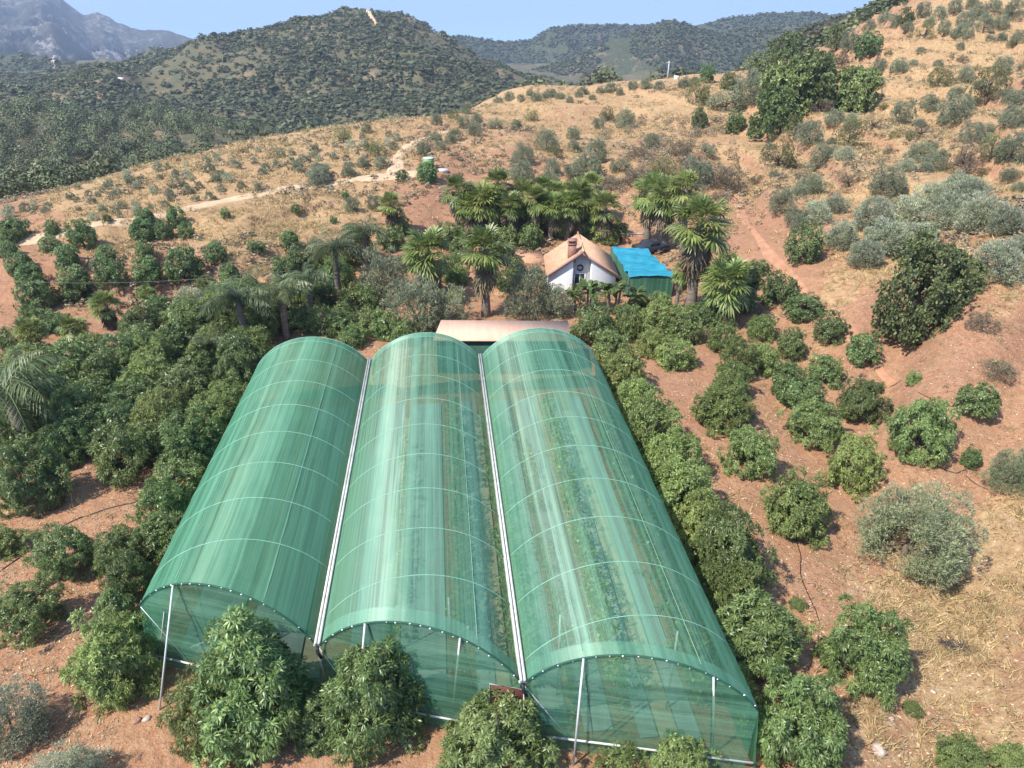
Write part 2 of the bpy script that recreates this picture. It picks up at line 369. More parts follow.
# ground colour zones, in the field itself: dry grass / cut red soil / wooded soil
ZP = []
for px, py, dry, red, wood in [(100, 740, .25, .1, 0), (300, 740, .2, .15, 0), (60, 640, .2, .2, 0), (20, 600, .15, .3, 0), (600, 740, .3, 0, 0), (900, 740, .5, .05, 0), (1000, 700, .55, .1, 0), (980, 600, .95, 0, 0), (900, 600, .75, 0, 0), (1000, 560, .9, 0, 0),
                      (860, 560, .4, .1, 0), (820, 560, .2, .25, 0), (900, 490, .15, .2, 0), (900, 400, .15, .3, 0), (960, 350, .1, .75, 0), (1010, 340, .2, .6, 0), (870, 320, .05, .8, 0), (840, 290, .6, .1, 0), (800, 280, .1, .6, 0), (760, 240, .05, .9, 0), (730, 210, .3, .5, 0),
                      (1000, 430, .2, .3, 0), (690, 380, .1, .6, 0), (760, 420, .15, .3, 0), (300, 330, .1, .3, .2), (420, 300, .1, .5, 0), (540, 300, .1, .5, 0), (130, 330, .1, .8, 0), (30, 350, .1, .7, 0), (50, 310, .05, .9, 0), (150, 290, .1, .9, 0), (220, 300, .1, .8, 0),
                      (40, 260, .3, .6, 0), (120, 245, .7, .2, 0), (220, 240, .75, .2, 0), (260, 215, .9, .1, 0), (330, 210, .8, .2, 0), (200, 210, .6, .3, 0), (100, 200, .75, .1, 0), (200, 180, .85, 0, 0), (260, 155, .8, 0, 0), (350, 160, .95, 0, 0), (420, 150, .6, .3, 0), (460, 165, .3, .65, 0), (480, 145, .5, .3, 0),
                      (420, 210, .2, .8, 0), (540, 220, .2, .3, .1), (560, 120, .5, .35, 0), (600, 140, .65, .2, 0), (650, 100, .7, .2, 0), (540, 105, .8, .1, 0), (660, 160, .5, .1, .3), (720, 150, .6, .15, 0), (760, 180, .75, .1, 0), (820, 170, .8, .05, 0), (880, 150, .85, 0, 0), (900, 90, .75, .2, 0), (960, 60, .95, 0, 0), (960, 110, .7, .2, 0), (1010, 75, .6, .4, 0), (880, 30, .5, .1, .2), (980, 20, .7, .1, 0), (1000, 180, .6, .2, 0), (880, 260, .6, .1, 0), (1010, 300, .5, .3, 0), (940, 240, .5, .2, 0)]:
    p = hit(px, py)
    if p is not None: ZP.append((p[0] / p[1] * KU, math.log(p[1]), dry, red, wood))
for u, Y, dry, red, wood in [(-.7, 200, .1, .1, .9), (-.4, 230, .1, .1, .9), (-.6, 300, 0, 0, 1), (-.35, 320, 0, 0, 1), (-.1, 300, .2, .1, .8), (-.5, 600, .05, .3, .8), (-.2, 700, 0, 0, 1), (-.3, 560, .05, .1, .9), (-.1, 560, .1, .2, .8), (0, 700, .1, .2, .8), (-.35, 800, .1, .2, .9), (.3, 600, 0, 0, 1), (0, 1200, 0, 0, 1), (-.6, 900, 0, 0, 1), (.6, 300, .2, .2, .6)]:
    ZP.append((u * KU, math.log(Y), dry, red, wood))
ZP = np.array(ZP)
def zones(x, y):
    q = np.stack([np.clip(x / y, -1.15, 1.15) * KU, np.log(np.maximum(y, 6))], 1)
    out = np.empty((len(q), 3))
    for i in range(0, len(q), 20000):
        D = ((q[i:i + 20000, None] - ZP[None, :, :2]) ** 2).sum(-1) + 1e-4
        w = D ** -1.8; out[i:i + 20000] = (w @ ZP[:, 2:]) / w.sum(1)[:, None]
    return out

NYR, NUC = 620, 520
gy = np.exp(np.linspace(math.log(5.0), math.log(1500.0), NYR))
gu = np.tan(np.linspace(-1.12, 1.12, NUC))
GU, GY = np.meshgrid(gu, gy)
GX = (GU * GY).ravel(); GYr = GY.ravel()
gz = height(GX, GYr)
i, j = np.meshgrid(np.arange(NYR - 1), np.arange(NUC - 1), indexing='ij')
gf = np.stack([i * NUC + j, i * NUC + j + 1, (i + 1) * NUC + j + 1, (i + 1) * NUC + j], -1).reshape(-1, 4)
gm, nt = newmat('hillside_soil'); k = NT(nt)
pos = k.n('ShaderNodeNewGeometry').outputs['Position']
zv = k.n('ShaderNodeSeparateXYZ', inp={0: k.n('ShaderNodeAttribute', attribute_name='zone').outputs['Vector']})
nrm = k.n('ShaderNodeSeparateXYZ', inp={0: k.n('ShaderNodeNewGeometry').outputs['Normal']})
n1 = k.noise(pos, 0.35, 5, 0.65); n2 = k.noise(pos, 2.3, 5, 0.7); n3 = k.noise(pos, 9.0, 4, 0.75); n0 = k.noise(pos, 0.07, 4, 0.6)
soil = k.mix(k.ramp(n2, 0.35, 0.66), (0.40, 0.188, 0.098), (0.52, 0.300, 0.168))
soil = k.mix(k.ramp(n3, 0.55, 0.72), soil, (0.56, 0.40, 0.27))
soil = k.mix(k.math('MULTIPLY', k.ramp(n3, 0.47, 0.30), 0.55), soil, (0.20, 0.105, 0.065))
redc = k.mix(k.ramp(n2, 0.35, 0.65), (0.38, 0.175, 0.098), (0.46, 0.255, 0.155))
redc = k.mix(k.math('MULTIPLY', k.ramp(n3, 0.58, 0.72), 0.6), redc, (0.52, 0.34, 0.22))
dryc = k.mix(k.ramp(n2, 0.38, 0.66), (0.43, 0.265, 0.125), (0.61, 0.43, 0.225))
n4 = k.noise(pos, 26.0, 3, 0.7)
dryc = k.mix(k.math('MULTIPLY', k.ramp(n3, 0.48, 0.33), 0.6), dryc, (0.29, 0.19, 0.11))
woodc = k.mix(k.ramp(k.noise(pos, 0.030, 6, 0.75), 0.52, 0.68), (0.115, 0.118, 0.064), (0.33, 0.225, 0.145))
rf = k.ramp(k.math('ADD', zv.outputs[1], k.math('MULTIPLY', k.math('SUBTRACT', n1, 0.5), 1.5)), 0.36, 0.68)
df = k.ramp(k.math('ADD', zv.outputs[0], k.math('MULTIPLY', k.math('SUBTRACT', k.math('MULTIPLY_ADD', n2, 0.45, k.math('MULTIPLY', n1, 0.55)), 0.5), 1.9)), 0.38, 0.66)
steep = k.ramp(nrm.outputs[2], 0.90, 0.72)
c = k.mix(rf, soil, redc); c = k.mix(df, c, dryc)
c = k.mix(k.math('MULTIPLY', steep, 0.75), c, redc)
c = k.mix(k.math('MULTIPLY', k.ramp(n4, 0.52, 0.68), 0.35), c, (0.62, 0.46, 0.28)); c = k.mix(k.math('MULTIPLY', k.ramp(n4, 0.46, 0.34), 0.40), c, (0.22, 0.125, 0.08))
c = k.mix(k.math('MULTIPLY', k.ramp(k.noise(pos, 0.8, 6, 0.75), 0.50, 0.62), 0.50), c, (0.30, 0.185, 0.095))
c = k.mix(k.ramp(zv.outputs[2], 0.35, 0.75), c, woodc)
c = k.mix(k.math('MULTIPLY', k.ramp(n0, 0.35, 0.65), 0.25), c, (0.30, 0.17, 0.10))
c = k.n('ShaderNodeHueSaturation', inp={'Color': c, 'Value': 0.90, 'Saturation': 1.0}).outputs[0]
pb = k.n('ShaderNodeBsdfPrincipled', inp={'Base Color': c, 'Roughness': 0.95, 'Specular IOR Level': 0.12})
hh = k.math('MULTIPLY_ADD', n2, 0.5, k.math('MULTIPLY', n3, 0.35))
bp = k.n('ShaderNodeBump', inp={'Strength': 1.0, 'Distance': 0.28, 'Height': hh}); nt.links.new(bp.outputs[0], pb.inputs['Normal'])
k.out(pb.outputs[0])
g = add('ground', mesh_np('ground', np.stack([GX, GYr, gz], 1), gf, gm, True, attrs={'zone': zones(GX, GYr)}))
tag(g, kind='structure')
del GX, GYr, gf

# low base sheet out to the horizon
far = MB(); far.put([(-3000, -400, -90), (3000, -400, -90), (3000, 1880, -90), (-3000, 1880, -90)], [(0, 1, 2, 3)])
M['fargreen'] = plain('far_valley', (0.10, 0.095, 0.06), 0.95, var=0.4, scale=0.02)
tag(far.build('valley_floor', M['fargreen']), kind='structure')

# dirt tracks as thin sheets that follow the ground
M['track'] = plain('track_dirt', (0.56, 0.405, 0.255), 0.95, var=0.22, scale=0.9, bump=0.3)
M['redtrack'] = plain('red_track_dirt', (0.44, 0.225, 0.13), 0.95, var=0.22, scale=0.9, bump=0.3)
def track(pxs, width, mat, name='dirt_track', lift=0.10):
    P = np.array([hit(*q) for q in pxs])[:, :2]
    t = np.linspace(0, len(P) - 1, len(P) * 14)
    X = np.interp(t, range(len(P)), P[:, 0]); Y = np.interp(t, range(len(P)), P[:, 1])
    for _ in range(10):
        X[1:-1] = (X[:-2] + 2 * X[1:-1] + X[2:]) / 4; Y[1:-1] = (Y[:-2] + 2 * Y[1:-1] + Y[2:]) / 4
    T = np.stack([np.gradient(X), np.gradient(Y)], 1); T /= np.linalg.norm(T, axis=1)[:, None]
    Nn = np.stack([-T[:, 1], T[:, 0]], 1); m = 7
    wv = width * (1 + 0.9 * fbm(t * 0.7, t * 0 + 3, 4, 3))
    V = []
    for a in np.linspace(-0.5, 0.5, m):
        q = np.stack([X, Y], 1) + Nn * (wv * a)[:, None]
        V.append(np.column_stack([q, height(q[:, 0], q[:, 1]) + (lift if abs(a) < 0.45 else -0.15)]))
    V = np.stack(V, 1).reshape(-1, 3); n = len(X)
    a, b = np.meshgrid(np.arange(n - 1), np.arange(m - 1), indexing='ij')
    f = np.stack([a * m + b, (a + 1) * m + b, (a + 1) * m + b + 1, a * m + b + 1], -1).reshape(-1, 4)
    tag(add(name, mesh_np(name, V, f, mat, True)), kind='structure')
track([(-10, 247), (60, 234), (130, 223), (200, 207), (250, 196), (300, 188), (350, 181), (400, 176), (430, 171)], 2.5, M['track'])
track([(395, 176), (396, 160), (405, 147), (430, 137), (450, 132)], 2.4, M['track'])
track([(738, 200), (745, 222), (765, 250), (800, 285), (835, 325), (870, 352), (895, 385)], 1.5, M['redtrack'])

# ------------------------------------------------------------------ far hills and mountain
def hill_mat(name, wood, bare, thr, scale):
    m, nt = newmat(name); k = NT(nt)
    p = k.n('ShaderNodeNewGeometry').outputs['Position']
    a = k.noise(p, scale, 6, 0.65); b = k.noise(p, scale * 9, 4, 0.7); s = k.noise(p, scale * 30, 3, 0.7)
    c = k.mix(k.ramp(k.math('MULTIPLY_ADD', b, 0.5, k.math('MULTIPLY', a, 0.5)), thr, thr + 0.12), wood, bare)
    c = k.mix(k.math('MULTIPLY', k.ramp(s, 0.42, 0.58), 0.45), c, tuple(x * 0.45 for x in wood))
    q = k.n('ShaderNodeBsdfPrincipled', inp={'Base Color': c, 'Roughness': 0.95, 'Specular IOR Level': 0.1})
    bmp = k.n('ShaderNodeBump', inp={'Strength': 1.0, 'Distance': 6.0, 'Height': s}); nt.links.new(bmp.outputs[0], q.inputs['Normal'])
    k.out(q.outputs[0]); return m
HILLS = {}
def hill(name, sky, Y0, slope, amp, wl, mat, seed, nu=260, ns=120, ridge_n=0.0, drop=130.0, pw=1.0):
    s = np.array(sky, float)
    px = np.linspace(s[0, 0], s[-1, 0], nu)
    py = np.interp(px, s[:, 0], s[:, 1]) + ridge_n * fbm(px / 18.0, px * 0, seed, 3)
    Yr = np.interp(px, s[:, 0], s[:, 2]) if s.shape[1] > 2 else np.full(nu, Y0)
    top = np.array([atY(a, b, c) for a, b, c in zip(px, py, Yr)])
    q = np.concatenate([-np.linspace(0.35, 0, 14, endpoint=False), np.linspace(0, 1, ns)])    # back side, then front side
    V = np.empty((len(q), nu, 3))
    run = drop / slope
    for i_, a in enumerate(q):
        dist = a * run
        y = top[:, 1] - dist; x = top[:, 0] * (1 - dist / Yr)
        fold = (np.abs(fbm(x / wl, y / (wl * 2.2), seed, 5)) * 2 - 0.08) * amp * np.clip(abs(a) * 4, 0, 1)
        V[i_] = np.stack([x, y, top[:, 2] - drop * abs(a) ** pw * (0.75 + 0.25 * abs(a)) - fold * (0.3 + 0.7 * (1 - abs(a)) if pw < 1 else 1)], 1)
    n = len(q)
    a, b = np.meshgrid(np.arange(n - 1), np.arange(nu - 1), indexing='ij')
    f = np.stack([a * nu + b, (a + 1) * nu + b, (a + 1) * nu + b + 1, a * nu + b + 1], -1).reshape(-1, 4)
    tag(add(name, mesh_np(name, V.reshape(-1, 3), f, mat, True)), kind='structure')
    HILLS[seed] = V[13:]
M['hillA'] = hill_mat('far_hill', (0.095, 0.108, 0.060), (0.26, 0.19, 0.13), 0.54, 0.006)
M['hillB'] = hill_mat('near_far_hill', (0.100, 0.112, 0.062), (0.32, 0.22, 0.15), 0.52, 0.008)
M['rock'] = hill_mat('mountain_rock', (0.085, 0.082, 0.070), (0.40, 0.36, 0.34), 0.50, 0.006)
M['brownhill'] = hill_mat('brown_hill', (0.10, 0.090, 0.060), (0.27, 0.18, 0.12), 0.46, 0.02)
hill('mountain', [(-330, -30), (-180, -45), (-80, -22), (0, -14), (40, -16), (62, -2), (85, 16), (97, 12), (120, 22), (140, 30), (160, 31), (180, 36), (205, 41), (240, 52), (330, 70)], 3300, 0.125, 95, 130, M['rock'], 11, 520, 220, 4.0, 270, 0.62)
hill('far_hills', [(420, 60), (455, 36), (470, 37), (500, 41), (530, 41), (548, 30), (570, 25), (590, 24), (615, 25), (650, 25), (690, 26), (715, 21), (740, 17), (760, 14), (790, 12), (815, 13), (850, 15), (900, 18), (980, 25)], 1900, 0.42, 75, 220, M['hillA'], 12, 380, 120, 1.5, 90)
hill('hill', [(470, 95), (500, 80), (560, 62), (600, 45), (640, 30), (668, 20), (690, 25), (720, 32), (760, 27), (800, 24), (840, 26), (900, 40)], 1350, 0.40, 55, 170, M['hillB'], 13, 300, 110, 1.5, 110)
hill('hill.001', [(-220, 60), (-60, 55), (0, 56), (20, 54), (45, 57), (70, 62), (90, 68), (120, 80), (160, 95)], 1150, 0.45, 16, 80, M['hillB'], 14, 160, 60, 1.2, 90)
hill('hill.002', [(770, 42), (800, 30), (830, 20), (855, 11), (880, 1), (900, -8), (960, -25), (1040, -55), (1200, -80)], 430, 0.45, 6, 40, M['brownhill'], 15, 160, 60, 0.8, 50)

# ------------------------------------------------------------------ leaves, crowns, trunks
def norm(a): return a / (np.linalg.norm(a, axis=-1, keepdims=True) + 1e-9)
def leaves(P, N, per, L, W, rng, tilt=1.0, droop=0.25, jit=0.35, fold=0.0):
    """whorls of 'per' pointed leaves round each axis N at P -> verts (4 per leaf), faces"""
    n = len(P); N = norm(N)
    ref = np.where(np.abs(N[:, 2:3]) < 0.9, np.array([[0, 0, 1.0]]), np.array([[1.0, 0, 0]]))
    A = norm(np.cross(N, ref)); B = np.cross(N, A)
    az = rng.uniform(0, 2 * np.pi, (n, 1)) + np.arange(per)[None] * 2 * np.pi / per + rng.normal(0, 0.35, (n, per))
    tl = tilt + rng.normal(0, jit, (n, per))
    d = np.cos(tl)[..., None] * N[:, None] + np.sin(tl)[..., None] * (np.cos(az)[..., None] * A[:, None] + np.sin(az)[..., None] * B[:, None])
    d[..., 2] -= droop * rng.uniform(0.4, 1.2, (n, per)); d = norm(d)
    rv = rng.normal(0, 1, (n, per, 3)) * 0.4 + N[:, None]
    side = norm(np.cross(d, rv))
    l = (L * rng.uniform(0.7, 1.25, (n, per)))[..., None]; w = (W * rng.uniform(0.75, 1.25, (n, per)))[..., None]
    p0 = P[:, None] + 0.06 * l * d
    mid = p0 + 0.5 * l * d; tip = p0 + l * d; tip[..., 2] -= droop * 0.35 * l[..., 0]
    V = np.stack([p0, mid + side * w * 0.5, tip, mid - side * w * 0.5], 2).reshape(-1, 3)
    Fc = np.arange(n * per * 4).reshape(-1, 4)
    return V, Fc

def lobes(rng, n, R, Hh, flat=0.5, peak=0.0):
    """lobe centres and radii filling a lumpy dome of radius R and height Hh standing on z=0"""
    out = []
    for _ in range(n):
        a = rng.uniform(0, 2 * np.pi); t = rng.uniform(0, 1)
        zc = Hh * (0.22 + 0.62 * t)
        prof = math.sqrt(max(0.05, 1 - ((zc / Hh - 0.36) / 0.66) ** 2))
        rr = R * 0.66 * prof * math.sqrt(rng.uniform(0.15, 1)) * (1 - peak * t)
        out.append((rr * math.cos(a), rr * math.sin(a), zc, R * rng.uniform(0.30, 0.46) * (1 - 0.3 * peak * t)))
    out.append((0, 0, Hh * 0.40, R * 0.62)); out.append((0, 0, Hh * 0.66, R * 0.45))
    return np.array(out)

def crown(name, mat, seed, R=1.5, Hh=2.6, nc=70, per_c=14, per=8, L=0.24, W=0.065, tilt=1.0, droop=0.3, lump=0.30, rc=0.21, gap=0.12, up=0.25, zmin=0.05, inner=0.25, shoots=5, lo=-0.55, peak=0.0):
    """a lumpy dome of leaf clusters: each cluster is a bough end carrying whorls of leaves"""
    rng = np.random.default_rng(seed)
    d = norm(rng.normal(0, 1, (nc * 4, 3))); d = d[d[:, 2] > lo]
    keep = [d[0]]
    sep = 2.6 / math.sqrt(nc)
    for q in d[1:]:
        if min(((q - k_) ** 2).sum() for k_ in keep) > (sep * 0.62) ** 2: keep.append(q)
        if len(keep) >= nc: break
    d = np.array(keep)
    rr = 1 + lump * 1.5 * fbm(d[:, 0] * 1.7 + seed * 3.1, d[:, 1] * 1.7 + d[:, 2] * 1.9 + seed, seed, 3) + rng.normal(0, 0.05, len(d))
    g_ = fbm(d[:, 0] * 2.3 + 11, d[:, 1] * 2.3 + d[:, 2] * 2 + seed * 5, seed + 7, 2) + 0.5
    sh_ = rng.permutation(len(d))[:shoots]; rr[sh_] *= rng.uniform(1.08, 1.34, len(sh_))
    cen = d * rr[:, None] * np.array([R * 0.86, R * 0.86, Hh * 0.56]) + [0, 0, Hh * 0.40]
    cen[:, :2] *= (1 - peak * np.clip(cen[:, 2:3] / Hh, 0, 1.1))
    ok = (g_ > gap) & (cen[:, 2] > zmin * Hh); cen, d = cen[ok], d[ok]
    rad_ = R * rc * rng.uniform(0.75, 1.3, len(cen))
    # a second, deeper layer so that gaps look into dark foliage
    ni = int(len(cen) * inner * 2); ii = rng.integers(0, len(cen), ni)
    cen2 = cen[ii] * np.array([.66, .66, .78]) + rng.normal(0, .06 * R, (ni, 3)); cen2[:, 2] = np.maximum(cen2[:, 2], zmin * Hh)
    C_ = np.vstack([cen, cen2]); Dn = np.vstack([d, d[ii]]); Rd = np.concatenate([rad_, R * rc * np.ones(ni)])
    n = len(C_); e = norm(rng.normal(0, 1, (n, per_c, 3)) + Dn[:, None] * 0.8 + [0, 0, 0.25])
    P = C_[:, None] + e * (Rd[:, None] * rng.uniform(0.55, 1.08, (n, per_c)))[..., None]
    Nn = e + Dn[:, None] * 0.3 + np.array([0, 0, up])
    V, Fc = leaves(P.reshape(-1, 3), Nn.reshape(-1, 3), per, L, W, rng, tilt, droop)
    kx = R / np.percentile(np.hypot(V[:, 0], V[:, 1]), 96); kz = Hh / np.percentile(V[:, 2], 98.5)
    V = V * [kx * .97, kx * .97, kz]; cen = cen * [kx, kx, kz]
    V[:, 2] = np.maximum(V[:, 2], 0.02)
    cl = np.repeat(rng.uniform(0, 1, n), per_c * per * 4)
    lb = np.column_stack([cen * np.array([.9, .9, .93]), rad_])
    return mesh_np(name, V, Fc, mat, attrs={'clump': cl}), lb

def limbs(name, mat, seed, lb, r0=0.10, Hh=2.6, nlimb=5, fork=0.22):
    rng = np.random.default_rng(seed + 99); b = MB()
    base = np.array([0, 0, -0.25]); fk = np.array([rng.normal(0, .04), rng.normal(0, .04), Hh * fork])
    b.tube([base, (base + fk) / 2 + rng.normal(0, .02, 3), fk], [r0 * 1.25, r0, r0 * 0.85], 7)
    idx = rng.permutation(len(lb))[:nlimb]
    for q in idx:
        e = lb[q, :3]; m1 = fk * 0.55 + e * 0.45 + rng.normal(0, .08, 3); m1[2] -= 0.08
        b.tube([fk, m1, e], [r0 * 0.6, r0 * 0.4, r0 * 0.12], 5)
        for _ in range(2):
            t = e + rng.normal(0, lb[q, 3] * 0.6, 3); b.tube([m1, (m1 + t) / 2 + rng.normal(0, .05, 3), t], [r0 * .3, r0 * .2, r0 * .06], 4)
    return b.mesh(name, mat, True)

KIND = {}   # kind -> list of (crown mesh, trunk mesh, nominal diameter, nominal height)
def make_kind(key, mats, nvar, R, Hh, seed0, trunk=dict(), **kw):
    lst = []
    for v in range(nvar):
        me, lb = crown('crown', M[mats[v % len(mats)]], seed0 + v, R=R, Hh=Hh, **kw)
        lst.append((me, limbs('trunk', M['bark'], seed0 + v, lb, Hh=Hh, **trunk), 2 * R, Hh))
    KIND[key] = lst
make_kind('mango', ['mango', 'mango', 'mango_bright'], 6, 1.5, 2.5, 100, nc=70, per_c=11, per=8, L=0.235, W=0.064, lump=0.42, shoots=10)
make_kind('mangobig', ['mango', 'mango', 'mango_bright'], 6, 1.5, 2.6, 150, nc=95, per_c=18, per=9, L=0.175, W=0.044, rc=0.185, droop=0.4, shoots=16, lump=0.50)
make_kind('mangotall', ['mango', 'mango', 'mango_bright'], 5, 1.5, 3.2, 260, nc=100, per_c=17, per=9, L=0.175, W=0.044, rc=0.18, droop=0.4, shoots=22, lump=0.55, peak=0.5, gap=0.16)
make_kind('mangodark', ['mango_dark'], 4, 1.5, 2.6, 200, nc=60, per_c=9, per=8, L=0.26, W=0.085, lump=0.22)
make_kind('yellowish', ['mango_bright'], 2, 1.5, 2.2, 230, nc=60, per_c=10, per=8, L=0.20, W=0.045, gap=0.35, shoots=10)
make_kind('olive', ['olive'], 5, 1.5, 2.4, 300, nc=70, per_c=22, per=4, L=0.24, W=0.040, tilt=0.6, droop=0.0, up=0.6, gap=0.2, rc=0.25, lump=0.4, shoots=9)
make_kind('olivebig', ['olivebig'], 2, 1.5, 2.4, 330, nc=120, per_c=46, per=4, L=0.125, W=0.022, tilt=0.6, droop=0.0, up=0.6, gap=0.2, rc=0.2, lump=0.4, shoots=14)
make_kind('silverbig', ['silver'], 2, 1.5, 2.4, 335, nc=110, per_c=40, per=4, L=0.13, W=0.024, tilt=0.6, droop=0.0, up=0.6, gap=0.25, rc=0.2, lump=0.4, shoots=14)
make_kind('silver', ['silver'], 5, 1.5, 2.3, 340, nc=70, per_c=24, per=4, L=0.26, W=0.045, tilt=0.55, droop=0.0, up=0.8, gap=0.16, rc=0.26, lump=0.4, shoots=9)
make_kind('oak', ['oak'], 3, 1.5, 3.2, 380, nc=110, per_c=16, per=6, L=0.14, W=0.075, tilt=0.9, droop=0.1, gap=0.12, lump=0.30, rc=0.21, shoots=12, inner=0.4)
make_kind('evergreen', ['oak', 'mango_dark'], 4, 1.5, 2.6, 400, nc=80, per_c=12, per=6, L=0.19, W=0.09, tilt=0.9, droop=0.1, gap=0.2, lump=0.4)
make_kind('fig', ['fig'], 3, 1.5, 2.6, 430, nc=80, per_c=12, per=6, L=0.22, W=0.12, tilt=0.9, droop=0.15, gap=0.2, lump=0.4)
make_kind('almond', ['almond'], 4, 1.5, 2.5, 460, trunk=dict(r0=0.09, nlimb=12, fork=0.22), nc=70, per_c=15, per=4, L=0.17, W=0.05, tilt=0.6, gap=0.32, up=0.5, zmin=0.22, rc=0.24, lump=0.5, shoots=8, inner=0.1)
make_kind('bare', ['drybush'], 3, 1.5, 2.3, 480, trunk=dict(r0=0.075, nlimb=16, fork=0.25), nc=70, per_c=10, per=4, L=0.17, W=0.03, tilt=0.6, gap=0.4, up=0.5, zmin=0.2, rc=0.25, lump=0.5, inner=0.1)
make_kind('drybush', ['drybush'], 3, 1.5, 1.7, 500, nc=60, per_c=14, per=4, L=0.26, W=0.035, tilt=0.5, droop=0.0, up=0.8, gap=0.25, lump=0.4)
make_kind('brownshrub', ['almond', 'olive'], 3, 1.5, 2.1, 520, nc=60, per_c=14, per=4, L=0.21, W=0.05, tilt=0.6, up=0.6, gap=0.25, lump=0.45)
make_kind('smallolive', ['olive', 'silver'], 5, 1.5, 2.2, 560, nc=30, per_c=5, per=4, L=0.5, W=0.15, tilt=0.7, droop=0.0, up=0.6, gap=0.2, lump=0.4)
make_kind('smallgreen', ['mango_dark', 'oak'], 4, 1.5, 2.4, 580, nc=30, per_c=5, per=5, L=0.5, W=0.18, tilt=0.9, droop=0.1, lump=0.35)
make_kind('shrub', ['mango', 'fig', 'mango_bright'], 4, 1.5, 2.0, 600, nc=60, per_c=8, per=6, L=0.3, W=0.09, gap=0.2, lump=0.45, shoots=9)

RNG = random.Random(5)
USED = []
def plant(name, kind, p, D, label, cat, group=None, hr=None, rz=None, parts=True, lean=0.0, sxy=1.0):
    me, tr, D0, H0 = KIND[kind][RNG.randrange(len(KIND[kind]))]
    s = D / D0; hz_ = s * (hr if hr else 1.0) * RNG.uniform(0.88, 1.12); sxy = RNG.uniform(.88, 1.13)
    rz = RNG.uniform(0, 6.28) if rz is None else rz
    if parts:
        root = empty(name, (p[0], p[1], p[2] - 0.05 * s), rz, (s * sxy, s / sxy, hz_))
        add('crown', me, root); add('trunk', tr, root)
    else:
        root = add(name, me); root.location = (p[0], p[1], p[2] - 0.03); root.rotation_euler = (0, 0, rz); root.scale = (s * sxy, s / sxy, hz_)
    tag(root, label, cat, group); USED.append((p[0], p[1], D / 2))
    return root
def place(cx, cy, w, kind, hr=None):
    """ground point and diameter of a tree whose crown centre is seen at (cx, cy) and whose crown spans w picture pixels"""
    me, tr, D0, H0 = KIND[kind][0]
    lift = 1.0
    for _ in range(4):
        p = hit(cx, cy, lift)
        if p is None: return None, 0
        zc = p[1] * CP - (p[2] + lift - HC) * SP
        D = w * zc / F; lift = 0.42 * H0 / D0 * D * (hr or 1.0)
    return p, D

def inside(x, y, P):
    n = len(P); r = False; j_ = n - 1
    for i_ in range(n):
        if (P[i_, 1] > y) != (P[j_, 1] > y) and x < (P[j_, 0] - P[i_, 0]) * (y - P[i_, 1]) / (P[j_, 1] - P[i_, 1]) + P[i_, 0]: r = not r
        j_ = i_
    return r
ORD = ['first', 'second', 'third', 'fourth', 'fifth', 'sixth', 'seventh', 'eighth', 'ninth', 'tenth', 'eleventh', 'twelfth', 'thirteenth', 'fourteenth', 'fifteenth', 'sixteenth', 'seventeenth', 'eighteenth', 'nineteenth', 'twentieth']
def row(name, kind, cat, group, tmpl, items, hr=None, parts=True, k=1.0):
    """tmpl holds {o}: the ordinal word of the item in its row"""
    for i_, it in enumerate(items):
        cx, cy, w = it[:3]; w = w * k; kd = it[3] if len(it) > 3 else kind; h = it[4] if len(it) > 4 else hr
        p, D = place(cx, cy, w, kd, h)
        if p is None: continue
        plant(name, kd, p, D, tmpl.replace('{o}', ORD[i_]), cat, group, h, parts=parts and w > 12)
def one(name, kind, cat, label, cx, cy, w, hr=None, group=None, parts=True):
    p, D = place(cx, cy, w, kind, hr)
    if p is not None: plant(name, kind, p, D, label, cat, group, hr, parts=parts and w > 12)

GO = 'orchard trees round the net house'
# --- in front of the net house
one('orchard_tree', 'mangotall', 'tree', 'tall peaked leafy tree covering the left bay front', 252, 684, 122, 1.28, GO)
one('orchard_tree', 'mangobig', 'tree', 'low spreading leafy tree left of the tall peaked one at the left bay', 208, 712, 84, 1.0, GO)
one('orchard_tree', 'mangotall', 'tree', 'pale leafy tree in front of the middle bay post', 372, 700, 100, 1.1, GO)
one('orchard_tree', 'mangotall', 'tree', 'leafy shoots filling the gap between the two front trees of the gutter end', 318, 718, 62, 0.8, GO)
one('orchard_tree', 'mangobig', 'tree', 'yellow-tipped tree in front of the brown board', 492, 742, 116, 0.98, GO)
one('orchard_tree', 'yellowish', 'tree', 'thin yellowish low tree below the right bay front, cut by the picture edge', 622, 770, 70, 0.8, GO)
one('orchard_tree', 'mangobig', 'tree', 'low leafy tree beside the yellowish one, cut by the picture edge', 680, 768, 72, 0.85, GO)
one('orchard_tree', 'mangobig', 'tree', 'big leafy tree at the right front corner of the net house', 803, 728, 112, 1.15, GO)
# --- row along the right net wall, from the front
row('orchard_tree', 'mangobig', 'tree', GO, '{o} tree from the front in the row against the right net wall',
    [(754, 640, 108, 'mangotall', .85), (736, 596, 80), (724, 560, 92), (702, 526, 66), (684, 494, 82, 'mangotall', .85), (670, 462, 70), (648, 430, 70, 'mango'), (638, 402, 56, 'mango'), (622, 374, 56, 'mango'), (610, 352, 50, 'mango'), (596, 330, 50, 'mango')], 1.05, k=0.92)
row('orchard_tree', 'mangobig', 'tree', GO, '{o} tree from the front in the second row right of the net house',
    [(868, 656, 96, 'mangobig', 1.2), (798, 510, 78), (752, 451, 68), (722, 405, 70), (733, 382, 46, 'mango'), (738, 361, 46, 'mango'), (722, 338, 42, 'mango')], 1.0, k=0.88)
row('orchard_tree', 'mangobig', 'tree', GO, '{o} rounded tree from the front in the third row right of the net house',
    [(854, 464, 70), (819, 424, 66), (804, 400, 54, 'mango'), (788, 384, 52, 'mango'), (762, 358, 44, 'mango')], 0.95, k=0.88)
